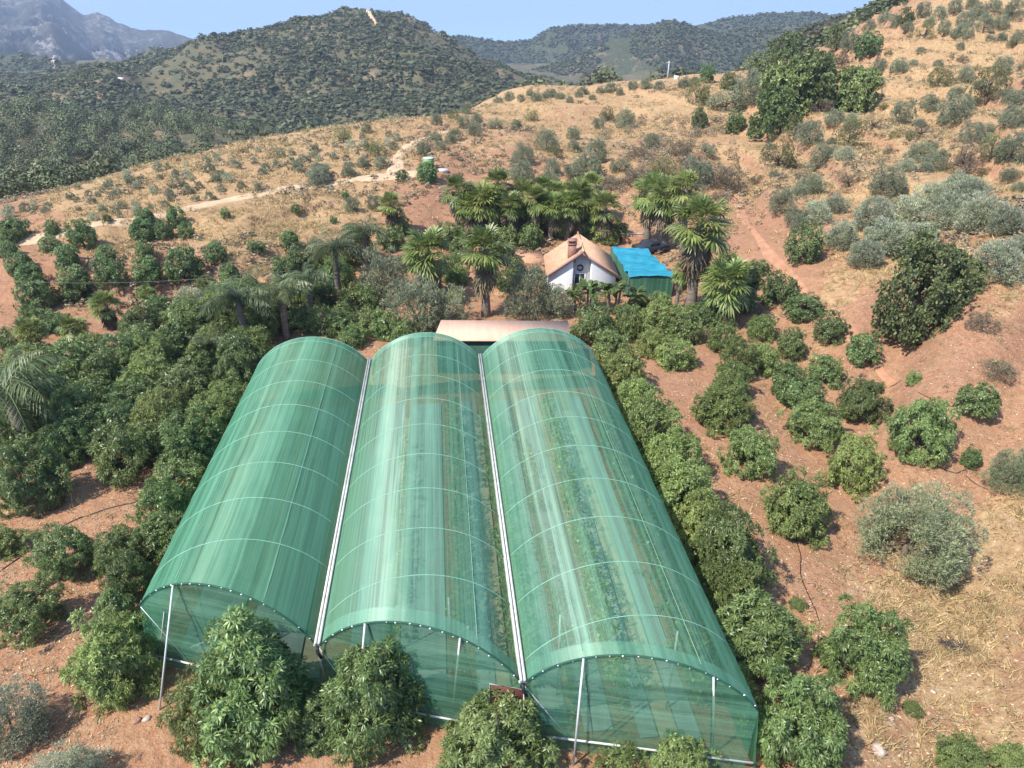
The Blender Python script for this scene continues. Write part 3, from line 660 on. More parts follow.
row('orchard_tree', 'mango', 'tree', GO, '{o} neat rounded tree from the front in the outer row beside the red track',
    [(920, 432, 74, 'mangobig', 0.9), (862, 400, 60, 'mangobig', 0.95), (824, 371, 44), (790, 346, 38), (762, 328, 36)], 0.95, k=0.88)
row('orchard_tree', 'mangodark', 'tree', GO, '{o} rounded tree from the front in the outermost line along the red track',
    [(979, 401, 46), (863, 351, 38), (831, 329, 40), (806, 308, 40), (780, 292, 42)], 0.95, k=0.88)
row('orchard_tree', 'mango', 'tree', GO, '{o} leafy tree from the left between the shed and the fan palms',
    [(628, 326, 38), (655, 322, 46), (682, 328, 40), (676, 356, 44, 'mango', 0.75), (650, 345, 30)], 1.0)
row('sapling', 'mango', 'sapling', 'saplings on the red slope', '{o} sapling from the top, small and round on bare red soil right of the orchard', [(913, 379, 15), (972, 459, 21)], 1.0)
row('orchard_tree', 'mangobig', 'tree', GO, '{o} small leafy tree from the left in the bottom right corner', [(962, 760, 48), (1010, 762, 40)], 0.9)
# --- left front
row('orchard_tree', 'mangobig', 'tree', GO, '{o} tree from the front in the row against the left net wall',
    [(112, 664, 88), (116, 618, 56, 'mangotall', .9), (130, 580, 50), (118, 552, 56), (163, 536, 54, 'mango'), (166, 508, 50, 'mango'), (176, 482, 54, 'mango')], 1.05)
one('orchard_tree', 'mangobig', 'tree', 'dome-shaped tree at the left picture edge below the dark gap, casting shadow right', 24, 612, 68, 1.0, GO)
one('orchard_tree', 'mangobig', 'tree', 'single round tree on red soil midway between left edge and left bay', 64, 553, 64, 1.0, GO)
one('orchard_tree', 'mangobig', 'tree', 'small tree cut by the left edge, above the dome-shaped one', 0, 542, 40, 0.9, GO)
one('orchard_tree', 'mangobig', 'tree', 'wide dark-shadowed tree at the left edge below the large feather palm', 30, 482, 72, 1.05, GO)
one('orchard_tree', 'mango', 'tree', 'tree standing alone at the grove edge right of the feather palm', 126, 455, 60, 1.1, GO)
one('orchard_tree', 'mango', 'tree', 'dark tree tucked between the feather palm and the lone grove-edge tree', 86, 428, 58, 1.0, GO)
one('orchard_tree', 'mangobig', 'tree', 'leafy tree right beside the foot of the large feather palm', 64, 446, 50, 1.0, GO)
one('olive_tree', 'silverbig', 'olive tree', 'silvery olive at the left edge of the bottom corner', 8, 722, 78, 1.0)
one('olive_tree', 'silverbig', 'olive tree', 'low silvery olive top at the bottom edge, left corner', 66, 778, 70, 0.8)
# --- grove left of the net house: ranks parallel to the wall
GP = np.array([(-20, 455), (-20, 405), (20, 372), (60, 358), (105, 350), (150, 322), (215, 306), (270, 300), (330, 292), (355, 318), (345, 335), (296, 338), (262, 372), (236, 412), (212, 452), (196, 470), (160, 455), (120, 425), (95, 415), (60, 420), (30, 440)], float)
for rk in range(13):
    n_ = 0
    for st in range(22):
        c_ = -16.2 - 3.1 * rk + RNG.uniform(-.5, .5); u_ = 30 + 3.1 * st + (1.5 if rk % 2 else 0) + RNG.uniform(-.6, .6)
        x, y = CX * c_ + UX * u_, CY * c_ + UY * u_
        z = hz(x, y); qx, qy, zc = proj((x, y, z + 1.3))
        if not inside(qx, qy, GP): continue
        D = RNG.uniform(3.3, 4.4)
        kd = RNG.choice(['mango', 'mango', 'mango', 'mangobig', 'mangobig', 'fig'])
        plant('orchard_tree', kd, (x, y, z), D, 'grove tree, rank %s left of the net house, %s from front' % (['one', 'two', 'three', 'four', 'five', 'six', 'seven', 'eight', 'nine', 'ten', 'eleven', 'twelve', 'thirteen'][rk], ORD[n_]), 'tree', 'trees of the dense grove left of the net house', RNG.uniform(0.85, 1.1)); n_ += 1
# --- terraced bushes on the left slope
GT = 'round trees on the left terraces'
row('terrace_tree', 'mangodark', 'tree', GT, '{o} round tree from the left in the lowest terrace row, above the left fan palms', [(20, 267, 26), (28, 277, 26), (36, 296, 36), (74, 280, 30), (76, 290, 28), (110, 275, 30), (147, 271, 32), (143, 292, 17), (184, 267, 36), (229, 275, 20)], 1.0)
row('terrace_tree', 'mangodark', 'tree', GT, '{o} round tree from the left in the middle terrace row', [(8, 250, 18), (66, 257, 28), (105, 254, 20), (145, 252, 19), (216, 254, 20), (253, 246, 13), (258, 247, 13), (289, 239, 19)], 1.0)
row('terrace_tree', 'mangodark', 'tree', GT, '{o} round tree from the left in the upper terrace row just under the pale track', [(14, 229, 26), (8, 238, 20), (52, 229, 15), (50, 244, 20), (82, 236, 32, 'mango'), (145, 218, 20), (142, 231, 24), (164, 231, 20), (176, 219, 20), (186, 232, 17)], 1.0)
row('bush', 'smallgreen', 'bush', 'bushes under the pale track', '{o} small bush from the left on the dry bank between track and grove', [(296, 210, 11), (333, 220, 9), (225, 213, 12), (352, 206, 18, 'olive'), (375, 203, 18, 'olive'), (402, 176, 13), (107, 219, 10), (345, 194, 9)], 1.0)
one('olive_tree', 'silver', 'olive tree', 'pale olive on the upper edge of the track, halfway along it', 318, 178, 22)
one('bush', 'mangodark', 'bush', 'dark round bush right in front of the green water tank', 427, 173, 21, 1.0)
# --- dry nose of the hill, beyond the track
GH = 'olives dotted on the dry slope beyond the track'
row('olive_tree', 'olive', 'olive tree', GH, '{o} olive from the left in the line above the middle of the track', [(258, 188, 11), (320, 172, 18), (348, 171, 15), (363, 163, 13), (381, 163, 15), (378, 150, 20, 'almond'), (371, 145, 17, 'brownshrub'), (343, 135, 20, 'almond'), (367, 129, 12)], 1.0)
row('olive_tree', 'olive', 'olive tree', GH, '{o} olive from the left on the crest behind the water tank', [(424, 150, 15), (440, 146, 12), (436, 137, 13), (455, 136, 16), (450, 140, 12), (474, 130, 17), (463, 123, 15), (477, 119, 13), (495, 124, 16, 'brownshrub'), (453, 106, 12, 'brownshrub'), (436, 108, 13), (467, 110, 12)], 1.0)
row('olive_tree', 'olive', 'olive tree', GH, '{o} olive from the left on the reddish slope above the palm thicket', [(523, 155, 25), (523, 173, 25), (547, 143, 24), (552, 168, 18), (550, 181, 25), (573, 134, 15), (574, 147, 15), (557, 153, 15, 'almond'), (597, 153, 24), (587, 168, 34), (570, 172, 18)], 1.0)
row('olive_tree', 'olive', 'olive tree', GH, '{o} olive from the left on the crest right of centre', [(517, 126, 13), (531, 116, 16, 'brownshrub'), (579, 94, 9), (608, 115, 18, 'brownshrub'), (598, 124, 14), (626, 120, 24), (570, 100, 8), (620, 92, 9), (592, 97, 8), (553, 93, 9), (545, 96, 8), (530, 93, 8)], 1.0)
one('shrub', 'olive', 'shrub', 'small dark shrub alone on the slope left of the red track top', 652, 142, 18)
one('shrub', 'brownshrub', 'shrub', 'low yellowish-green shrub right of the small slope shrub, edge of the big tree clump', 727, 101, 40, 0.8)
one('shrub', 'evergreen', 'shrub', 'narrow dark shrub below the yellowish-green one', 699, 119, 17, 1.3)
row('bush', 'olive', 'bush', 'grey bushes at the foot of the scrub', '{o} grey bush from the left in the scrub hollow above the house palms', [(697, 172, 42), (727, 180, 40, 'drybush'), (640, 153, 24, 'drybush'), (664, 168, 34, 'brownshrub'), (640, 178, 34, 'drybush'), (620, 165, 22, 'brownshrub'), (680, 150, 26, 'drybush'), (708, 150, 16), (655, 188, 30, 'brownshrub'), (612, 182, 22, 'drybush'), (720, 196, 18, 'drybush')], 0.9)
row('bush', 'olive', 'bush', 'bushes along the near crest', '{o} small bush from the left along the crest line before the far hills', [(498, 100, 11), (509, 97, 13), (521, 99, 10), (536, 97, 13), (549, 94, 12), (560, 96, 10), (583, 91, 12), (600, 90, 10), (611, 88, 14), (632, 86, 12), (646, 84, 14), (659, 86, 11), (684, 84, 14), (694, 82, 13)], 0.8)
# --- tree clump on the right skyline
GC = 'trees of the big clump on the right skyline'
row('clump_tree', 'evergreen', 'tree', GC, '{o} tree from the left in the big dark clump under the right skyline', [(708, 61, 17), (707, 75, 18), (717, 55, 16), (697, 93, 30, 'brownshrub'), (742, 60, 26, 'brownshrub'), (730, 82, 20), (752, 90, 34, 'olive'), (762, 68, 32), (776, 52, 36), (790, 64, 46), (783, 38, 36), (810, 30, 44), (838, 38, 24), (772, 118, 48, 'fig'), (786, 100, 54, 'fig'), (806, 84, 60, 'fig'), (818, 68, 36, 'fig'), (854, 94, 42, 'fig'), (735, 125, 20)], 1.05)
one('bush', 'drybush', 'bush', 'grey brushwood bush between the two lightest trees of the clump', 821, 106, 26, 1.0)
one('bush', 'olive', 'bush', 'grey-green bush at the right foot of the clump', 836, 118, 22, 0.9)
# --- right slope
GR = 'trees scattered on the dry right slope'
row('olive_tree', 'olive', 'olive tree', GR, '{o} grey olive from the left on the open straw slope right of the clump', [(810, 134, 32), (824, 156, 28), (813, 184, 26), (902, 113, 28), (930, 102, 20), (958, 111, 38), (888, 182, 40, 'olive', 0.9), (973, 134, 26), (1004, 67, 22), (1018, 98, 24), (1014, 117, 26)], 0.95)
row('almond_tree', 'almond', 'almond tree', GR, '{o} thin brown-limbed tree from the left on the straw slope', [(780, 152, 38), (795, 130, 24), (850, 132, 34), (873, 121, 24, 'bare'), (850, 178, 28, 'bare'), (922, 128, 26, 'bare'), (888, 150, 13, 'bare'), (990, 88, 40), (966, 160, 42, 'bare'), (993, 148, 30)], 1.1)
row('shrub', 'brownshrub', 'shrub', GR, '{o} rounded shrub from the left on the right slope terraces', [(899, 66, 18, 'olive'), (940, 78, 26), (843, 60, 20, 'drybush'), (868, 46, 28, 'evergreen'), (850, 42, 22, 'olive'), (880, 66, 14, 'olive'), (933, 163, 24), (920, 153, 26, 'olive'), (908, 27, 13, 'olive'), (925, 31, 20, 'almond'), (963, 30, 18, 'olive'), (1012, 150, 36, 'olive'), (965, 77, 18, 'olive')], 0.95)
row('olive_tree', 'olive', 'olive tree', 'olives on the top right skyline', '{o} olive from the left in the rows crossing the top right corner', [(870, 26, 13), (885, 18, 14), (895, 22, 14), (907, 15, 18, 'evergreen'), (922, 12, 16), (940, 14, 16), (955, 8, 15), (966, 18, 17), (980, 10, 20), (985, 25, 18), (1000, 22, 18), (1013, 11, 22), (1018, 38, 14), (994, 6, 16), (972, 3, 14), (945, 28, 14), (1002, 36, 12), (930, 22, 12)], 1.0)
row('olive_tree', 'silver', 'olive tree', 'pale olives massed on the right slope', '{o} pale olive from the left in the silvery mass above the big dark tree', [(818, 212, 36), (836, 206, 28), (842, 236, 42), (866, 254, 42), (874, 216, 48), (888, 240, 54), (908, 212, 48), (918, 240, 50), (932, 198, 44), (956, 186, 44), (952, 214, 52), (980, 218, 52), (1008, 222, 44), (1000, 262, 62, 'silver', 0.95), (1030, 250, 50), (968, 196, 46)], 0.95, k=0.86)
row('olive_tree', 'olive', 'olive tree', 'grey olives left of the silvery mass', '{o} grey olive from the left at the foot of the silvery mass', [(783, 204, 28), (797, 216, 24), (800, 226, 22)], 1.0)
one('bush', 'evergreen', 'bush', 'dark green upright bush at the top bend of the red track', 806, 246, 38, 1.15)
one('oak_tree', 'oak', 'tree', 'large dark tree standing alone above the red cut bank', 922, 298, 88, 1.02)
one('oak_tree', 'oak', 'tree', 'lower dark tree joined to the right side of the large lone tree', 962, 280, 40, 0.9)
one('olive_tree', 'olivebig', 'olive tree', 'broad bushy olive in straw below the neat rows', 916, 530, 112, 0.9)
one('olive_tree', 'olivebig', 'olive tree', 'olive cut by the right picture edge above the straw', 1014, 474, 50, 1.0)
one('dead_shrub', 'drybush', 'dead shrub', 'grey leafless shrub on the red cut bank right of the lone dark tree', 998, 369, 36, 0.8)
one('bush', 'drybush', 'bush', 'shadowy brown bush at the right foot of the lone dark tree', 983, 322, 34, 0.8)
GX2 = np.array([(850, 30), (900, 14), (1030, 40), (1030, 190), (960, 175), (890, 170), (830, 150), (800, 190), (740, 190), (745, 150), (840, 120), (870, 70)], float)
pts = []
for _ in range(6000):
    x, y = RNG.uniform(735, 1030), RNG.uniform(15, 195)
    if inside(x, y, GX2) and all(abs(x - a) > 15 or abs(y - b) > 8 for a, b in pts): pts.append((x, y))
    if len(pts) >= 62: break
for x, y in pts:
    w_ = RNG.uniform(9, 19) * (0.6 + y / 260); kd = RNG.choice(['olive', 'olive', 'brownshrub', 'drybush', 'silver']); p, D = place(x, y, w_, kd)
    band = 'upper' if y < 70 else 'middle' if y < 125 else 'lower'; side = 'toward the clump' if x < 900 else 'toward the right edge'
    if p is not None: plant('bush', kd, p, D, 'low %s bush on the dry right slope, %s terraces, %s' % ({'drybush': 'brown', 'brownshrub': 'olive-brown', 'olive': 'grey-green', 'silver': 'pale'}[kd], band, side), 'bush', 'low bushes on the dry right slope, %s terraces, %s, %s' % (band, side, kd), 0.75, parts=w_ > 12)
# --- round the house
row('olive_tree', 'silver', 'olive tree', 'olives round the shed', '{o} grey olive from the left in front of the house and shed', [(383, 278, 58, 'olive', 1.15), (416, 308, 66, 'olive'), (446, 308, 48, 'olive'), (528, 298, 52, 'olive', 1.1), (553, 302, 42, 'olive')], 1.0)
row('shrub', 'shrub', 'shrub', 'green shrubs under the palms', '{o} leafy green shrub from the left under the palms', [(338, 276, 34), (352, 300, 34), (360, 250, 38), (330, 258, 34), (372, 322, 36), (356, 336, 24), (390, 240, 30), (400, 225, 26), (415, 262, 24), (446, 238, 30), (470, 232, 30), (505, 236, 32), (492, 252, 30), (448, 268, 28), (505, 255, 26), (530, 238, 28), (560, 226, 30), (540, 222, 26)], 1.1)
row('shrub', 'shrub', 'shrub', 'green shrubs behind the left bay', '{o} leafy green shrub from the left on the soil behind the left and middle bays', [(268, 318, 34), (300, 320, 34), (322, 322, 32), (340, 324, 34), (350, 338, 30), (385, 326, 36), (405, 334, 30), (322, 296, 32), (345, 312, 30), (366, 300, 30), (424, 326, 26), (455, 296, 24), (462, 252, 30), (455, 276, 28), (515, 268, 26), (505, 282, 24)], 1.1)
row('shrub', 'shrub', 'shrub', 'green shrubs behind the house', '{o} leafy green shrub from the left behind and beside the house', [(590, 226, 30), (606, 234, 30), (520, 285, 20), (536, 274, 16), (548, 283, 16), (574, 290, 18), (618, 232, 24), (725, 268, 34), (745, 278, 34), (740, 300, 34, 'mangodark'), (712, 312, 34, 'mangodark'), (690, 316, 26), (758, 268, 24), (660, 300, 26), (640, 300, 22)], 1.0)
row('shrub', 'shrub', 'shrub', 'green shrubs at the back of the left grove', '{o} leafy green shrub from the left along the back of the left grove', [(35, 322, 30, 'mangodark'), (55, 322, 30, 'mangodark'), (12, 340, 30), (90, 345, 30), (128, 330, 26), (160, 310, 26, 'mangodark'), (190, 300, 32, 'silver'), (215, 296, 28), (205, 282, 20), (245, 290, 34), (265, 300, 32), (300, 290, 36), (315, 300, 30), (285, 268, 30, 'mangodark'), (300, 262, 30, 'mangodark'), (318, 252, 28, 'olive')], 1.0)

# far small olives on the dry nose: a few pixels each
rs = np.random.default_rng(8)
FP = np.array([(0, 226), (0, 204), (60, 192), (120, 174), (160, 166), (250, 149), (330, 137), (400, 130), (420, 138), (395, 150), (330, 172), (260, 182), (200, 200), (120, 216)], float)
pts = []
for _ in range(4000):
    x, y = rs.uniform(0, 425), rs.uniform(128, 226)
    if not inside(x, y, FP): continue
    if all(abs(x - a) > 8.5 or abs(y - b) > 3.6 for a, b in pts): pts.append((x, y))
    if len(pts) >= 92: break
for x, y in pts:
    p, D = place(x, y, rs.uniform(7, 13), 'smallolive')
    zone = 'left' if x < 140 else 'middle' if x < 270 else 'right'
    band = 'near the track' if y > 232 - 0.21 * x else 'by the valley wood' if y < 200 - 0.2 * x else 'midway up'
    plant('olive_tree', 'smallolive', p, D, 'tiny grey olive on the dry spur, %s, %s third' % (band, zone), 'olive tree', 'tiny olives on the dry spur, %s, %s third' % (band, zone), 1.0, parts=False)

# ------------------------------------------------------------------ palms
def fan_palm(seed, trunk_h, cr=1.7, skirt=2.2):
    rng = np.random.default_rng(seed)
    t = MB(); bend = rng.normal(0, 0.12, 2)
    zz = np.linspace(-0.3, trunk_h, 7); tt = zz / trunk_h
    t.tube(np.stack([bend[0] * tt ** 2 * 2, bend[1] * tt ** 2 * 2, zz], 1), np.interp(tt, [0, .15, 1], [0.34, 0.24, 0.19]), 9)
    top = np.array([bend[0] * 2, bend[1] * 2, trunk_h])
    def frond(m, az, el, pl, fr, curl):
        d = np.array([math.cos(az) * math.cos(el), math.sin(az) * math.cos(el), math.sin(el)])
        end = top + d * pl; end[2] -= 0.12 * pl
        sd = np.array([-math.sin(az), math.cos(az), 0])
        m.put([top - sd * .02, top + sd * .02, end + sd * .02, end - sd * .02], [(0, 1, 2, 3)])
        d2 = norm(d + np.array([0, 0, -curl * 0.5])); upv = np.cross(sd, d2)
        nb = 19
        for q in range(nb):
            a = (q / (nb - 1) - 0.5) * 3.9 + rng.normal(0, .05)
            dd = norm(math.cos(a) * d2 + math.sin(a) * sd + upv * (0.12 if q % 2 else -0.04))
            ln = fr * (1.0 - 0.22 * abs(a) / 1.95) * rng.uniform(.9, 1.08)
            w = ln * 0.068; sv = norm(np.cross(dd, upv)) * w
            mid = end + dd * ln * 0.6; tip = end + dd * ln; tip[2] -= ln * rng.uniform(.08, .26)
            m.put([end, mid + sv, tip, mid - sv], [(0, 1, 2, 3)])
    g_ = MB()
    for q in range(50):
        el = rng.uniform(-0.75, 1.45); frond(g_, rng.uniform(0, 6.28), el, cr * rng.uniform(.42, .62), cr * rng.uniform(.42, .56), 0.6 - el * 0.4)
    s = MB()
    for q in range(46):
        el = rng.uniform(-1.45, -0.85); az = rng.uniform(0, 6.28)
        dn = rng.uniform(0, skirt); tp = top.copy(); top[2] -= dn * 0.6
        frond(s, az, el, cr * rng.uniform(.25, .45), cr * rng.uniform(.35, .5), 0.6); top = tp
    return g_.mesh('fronds', M['palm']), s.mesh('dead_frond_skirt', M['deadfrond']), t.mesh('trunk', M['palmbark'], True)
def feather_palm(seed, trunk_h, cr=2.6, nf=26):
    rng = np.random.default_rng(seed); t = MB()
    zz = np.linspace(-0.3, trunk_h, 7); tt = zz / trunk_h; b = rng.normal(0, .1, 2)
    t.tube(np.stack([b[0] * tt * tt, b[1] * tt * tt, zz], 1), np.interp(tt, [0, .1, .7, 1], [.30, .24, .20, .13]), 9)
    top = np.array([b[0], b[1], trunk_h]); g_ = MB()
    for q in range(nf):
        az = rng.uniform(0, 6.28); el = rng.uniform(0.1, 1.35); L = cr * rng.uniform(.8, 1.15)
        n = 16; s = np.linspace(0, 1, n)
        ang = el - s * rng.uniform(1.2, 1.9)
        h = np.cumsum(np.cos(ang)) * L / n; z = np.cumsum(np.sin(ang)) * L / n
        P = np.stack([top[0] + math.cos(az) * h, top[1] + math.sin(az) * h, top[2] + z], 1)
        sd = np.array([-math.sin(az), math.cos(az), 0])
        g_.tube(P, np.linspace(.03, .006, n), 3, False)
        for a in range(2, n):
            T = norm(P[a] - P[a - 1])
            for e in range(3):
                pp = P[a - 1] + (P[a] - P[a - 1]) * e / 3
                ln = L * 0.26 * math.sin(math.pi * (0.12 + 0.85 * (a + e / 3) / n)) * rng.uniform(.8, 1.1)
                for sg in (-1, 1):
                    dd = norm(sd * sg + T * 0.5 + np.array([0, 0, -rng.uniform(0.3, 0.9)]) + rng.normal(0, .15, 3))
                    w = norm(np.cross(dd, sd * sg + np.array([0, 0, 1.0]))) * 0.022
                    tip = pp + dd * ln; tip[2] -= ln * .2
                    g_.put([pp, pp + dd * ln * .5 + w, tip, pp + dd * ln * .5 - w], [(0, 1, 2, 3)])
    return g_.mesh('fronds', M['feather']), None, t.mesh('trunk', M['palmbark'], True)
FAN = [fan_palm(700 + q, 4.0) for q in range(4)]
FEA = [feather_palm(720 + q, 4.0) for q in range(3)]
def palm(kind, cx, cy, bx, by, span, label, group):
    """crown centre (cx, cy), trunk foot (bx, by) and crown span as seen in the photograph"""
    p = hit(bx, by)
    if kind == 'fan' and group == GF: cy -= 9 + RNG.uniform(-5, 6); span *= RNG.uniform(.92, 1.16)
    zc = p[1] * CP - (p[2] - HC) * SP
    d = ray(cx, cy); top = atY(cx, cy, p[1])
    th = max(1.2, top[2] - p[2]); D = span * zc / F
    fr, sk, tr = (FAN if kind == 'fan' else FEA)[RNG.randrange(3)]
    root = empty('fan_palm' if kind == 'fan' else 'feather_palm', tuple(p), RNG.uniform(0, 6.28))
    s = D / (2.9 if kind == 'fan' else 4.0)
    t = add('trunk', tr, root); t.scale = (s * 1.0, s * 1.0, th / 4.0)
    c = add('fronds', fr, root); c.scale = (s, s, s); c.location = (0, 0, th - 4.0 * s)
    if sk: c = add('dead_frond_skirt', sk, root); c.scale = (s, s, s); c.location = (0, 0, th - 4.0 * s)
    tag(root, label, 'palm', group); return root
GF = 'fan palms round the house'
for i_, a in enumerate([(455, 203, 458, 238, 32), (477, 207, 479, 243, 36), (497, 197, 498, 230, 32), (519, 203, 521, 232, 36), (540, 200, 541, 226, 30), (557, 203, 558, 228, 28), (575, 210, 576, 236, 36), (588, 197, 588, 222, 28), (602, 213, 603, 242, 34), (466, 218, 468, 246, 30), (488, 219, 489, 244, 30), (509, 216, 510, 242, 30), (530, 214, 531, 240, 30), (549, 216, 550, 240, 30), (566, 218, 567, 240, 28)]):
    palm('fan', *a, ('%s fan palm from the left in the thicket behind the house' % ORD[i_]) if i_ < 9 else ('%s fan palm from the left in the lower front line of the thicket' % ORD[i_ - 9]), GF)
for i_, a in enumerate([(640, 208, 646, 246, 38), (663, 207, 664, 250, 36), (684, 203, 682, 256, 38)]):
    palm('fan', *a, '%s fan palm from the left behind the blue-roofed pen' % ORD[i_], GF)
palm('fan', 697, 238, 690, 312, 58, 'tallest fan palm, with brown skirt, right of the blue-roofed pen', GF)
palm('fan', 722, 290, 720, 322, 50, 'low fan palm with drooping fronds at the foot of the tallest one', GF)
palm('fan', 673, 278, 676, 308, 22, 'small fan palm between blue-roofed pen and the tallest palm', GF)
palm('fan', 430, 258, 428, 296, 46, 'fan palm standing alone over the grey olives behind the left bay', GF)
palm('fan', 480, 258, 486, 316, 54, 'big fan palm with long skirt just behind the shed roof', GF)
palm('fan', 391, 212, 393, 235, 26, 'bright fan palm top on the slope left of the palm thicket', GF)
for i_, a in enumerate([(34, 332, 36, 352, 30), (73, 328, 74, 344, 30), (114, 304, 112, 328, 30), (152, 298, 152, 308, 18)]):
    palm('fan', *a, '%s fan palm from the left on the bank behind the left grove' % ORD[i_], 'fan palms behind the left grove')
GQ = 'feather palms left of the net house'
palm('feather', 26, 392, 30, 456, 104, 'large feather palm at the left picture edge, with grey trunk', GQ)
palm('feather', 241, 300, 248, 348, 66, 'feather palm with leaning pale trunk left of the left bay back', GQ)
palm('feather', 286, 292, 287, 340, 56, 'feather palm with dark trunk right behind the left bay crest', GQ)
palm('feather', 309, 280, 312, 318, 50, 'feather palm between the dark-trunked one and the yellow-topped trunk', GQ)
palm('feather', 334, 248, 339, 296, 54, 'feather palm with thick brown trunk behind the left bay, right of the others', GQ)
palm('feather', 366, 232, 366, 270, 50, 'dark feather palm left of the bright fan palm top', GQ)
palm('feather', 210, 345, 214, 370, 40, 'low feather palm sunk in the left grove', GQ)

def banana(seed):
    rng = np.random.default_rng(seed); s = MB(); l = MB()
    for q in range(4):
        bx, by = rng.normal(0, .3, 2); h = rng.uniform(1.6, 2.4)
        s.tube([(bx, by, -.2), (bx, by, h * .5), (bx * 1.2, by * 1.2, h)], [.13, .11, .07], 7)
        for e in range(8):
            az = rng.uniform(0, 6.28); el = rng.uniform(.4, 1.4); L = rng.uniform(1.2, 1.8); n = 8
            ss = np.linspace(0, 1, n); ang = el - ss * rng.uniform(.9, 1.8)
            hh_ = np.cumsum(np.cos(ang)) * L / n; z = np.cumsum(np.sin(ang)) * L / n
            P = np.stack([bx * 1.2 + math.cos(az) * hh_, by * 1.2 + math.sin(az) * hh_, h + z], 1)
            w = 0.24 * np.sin(np.pi * np.clip(.12 + ss * .88, 0, 1)) ** .6; sd = np.array([-math.sin(az), math.cos(az), -.25])
            for a in range(n - 1):   # torn blades: small gaps along both halves
                for sg in (-1, 1):
                    o = np.array([0, 0, rng.normal(0, .03)])
                    l.put([P[a], P[a + 1], P[a + 1] + sg * sd * w[a + 1] + o, P[a] + sg * sd * w[a] + o], [(0, 1, 2, 3)])
    return s.mesh('stem', M['palmbark'], True), l.mesh('leaf_crown', M['banana'])
for i_, (px, py, w, lb_) in enumerate([(590, 312, 30, 'banana plant clump below the house window'), (611, 314, 34, 'tall banana plant clump with brown stems between house and pen'), (634, 312, 24, 'smaller banana plant clump in front of the green pen wall'), (576, 312, 20, 'low banana plant clump by the grey olives in front of the house')]):
    st_, lf = banana(800 + i_); p = hit(px, py)
    r_ = empty('banana_plant', tuple(p), 0, (w / 30.,) * 3); add('stem', st_, r_); add('leaf_crown', lf, r_); tag(r_, lb_, 'banana plant', 'banana plants by the house')

# ------------------------------------------------------------------ net house (local frame: x across, y along the tunnels)
TIE = MB().hexa([(-1, -.6, -1), (1, -.6, -1), (1, .6, -1), (-1, .6, -1), (-.7, -.4, 1), (.7, -.4, 1), (.7, .4, 1), (-.7, .4, 1)]).mesh('hem_tie', M['tie'])
NH = empty('net_house', (0, 0, 0), -YAW)
tag(NH, 'three-bay arched green shade-net house with white gutters and leaning posts', 'net house')
EAV = [-13.72, -5.80, 2.20, 10.62]; FRU = [23.95, 21.0, 18.45, 16.35]; UB = 47.0; ZE = 3.0; RISE = 2.08
def gz_local(c, u): return hz(CX * c + UX * u, CY * c + UY * u)
def fu(c): return float(np.interp(c, EAV, FRU))
def arch(b, t):
    c0, c1 = EAV[b] + (.09 if b > 0 else 0), EAV[b + 1] - (.09 if b < 2 else 0); w = c1 - c0; R_ = (w * w / 4 + RISE ** 2) / (2 * RISE)
    x = (t - 0.5) * w
    return c0 + t * w, ZE + np.sqrt(R_ * R_ - x * x) - (R_ - RISE)
def arc_len(b, t): return t * 9.3 + b * 20
RIB = 3.0
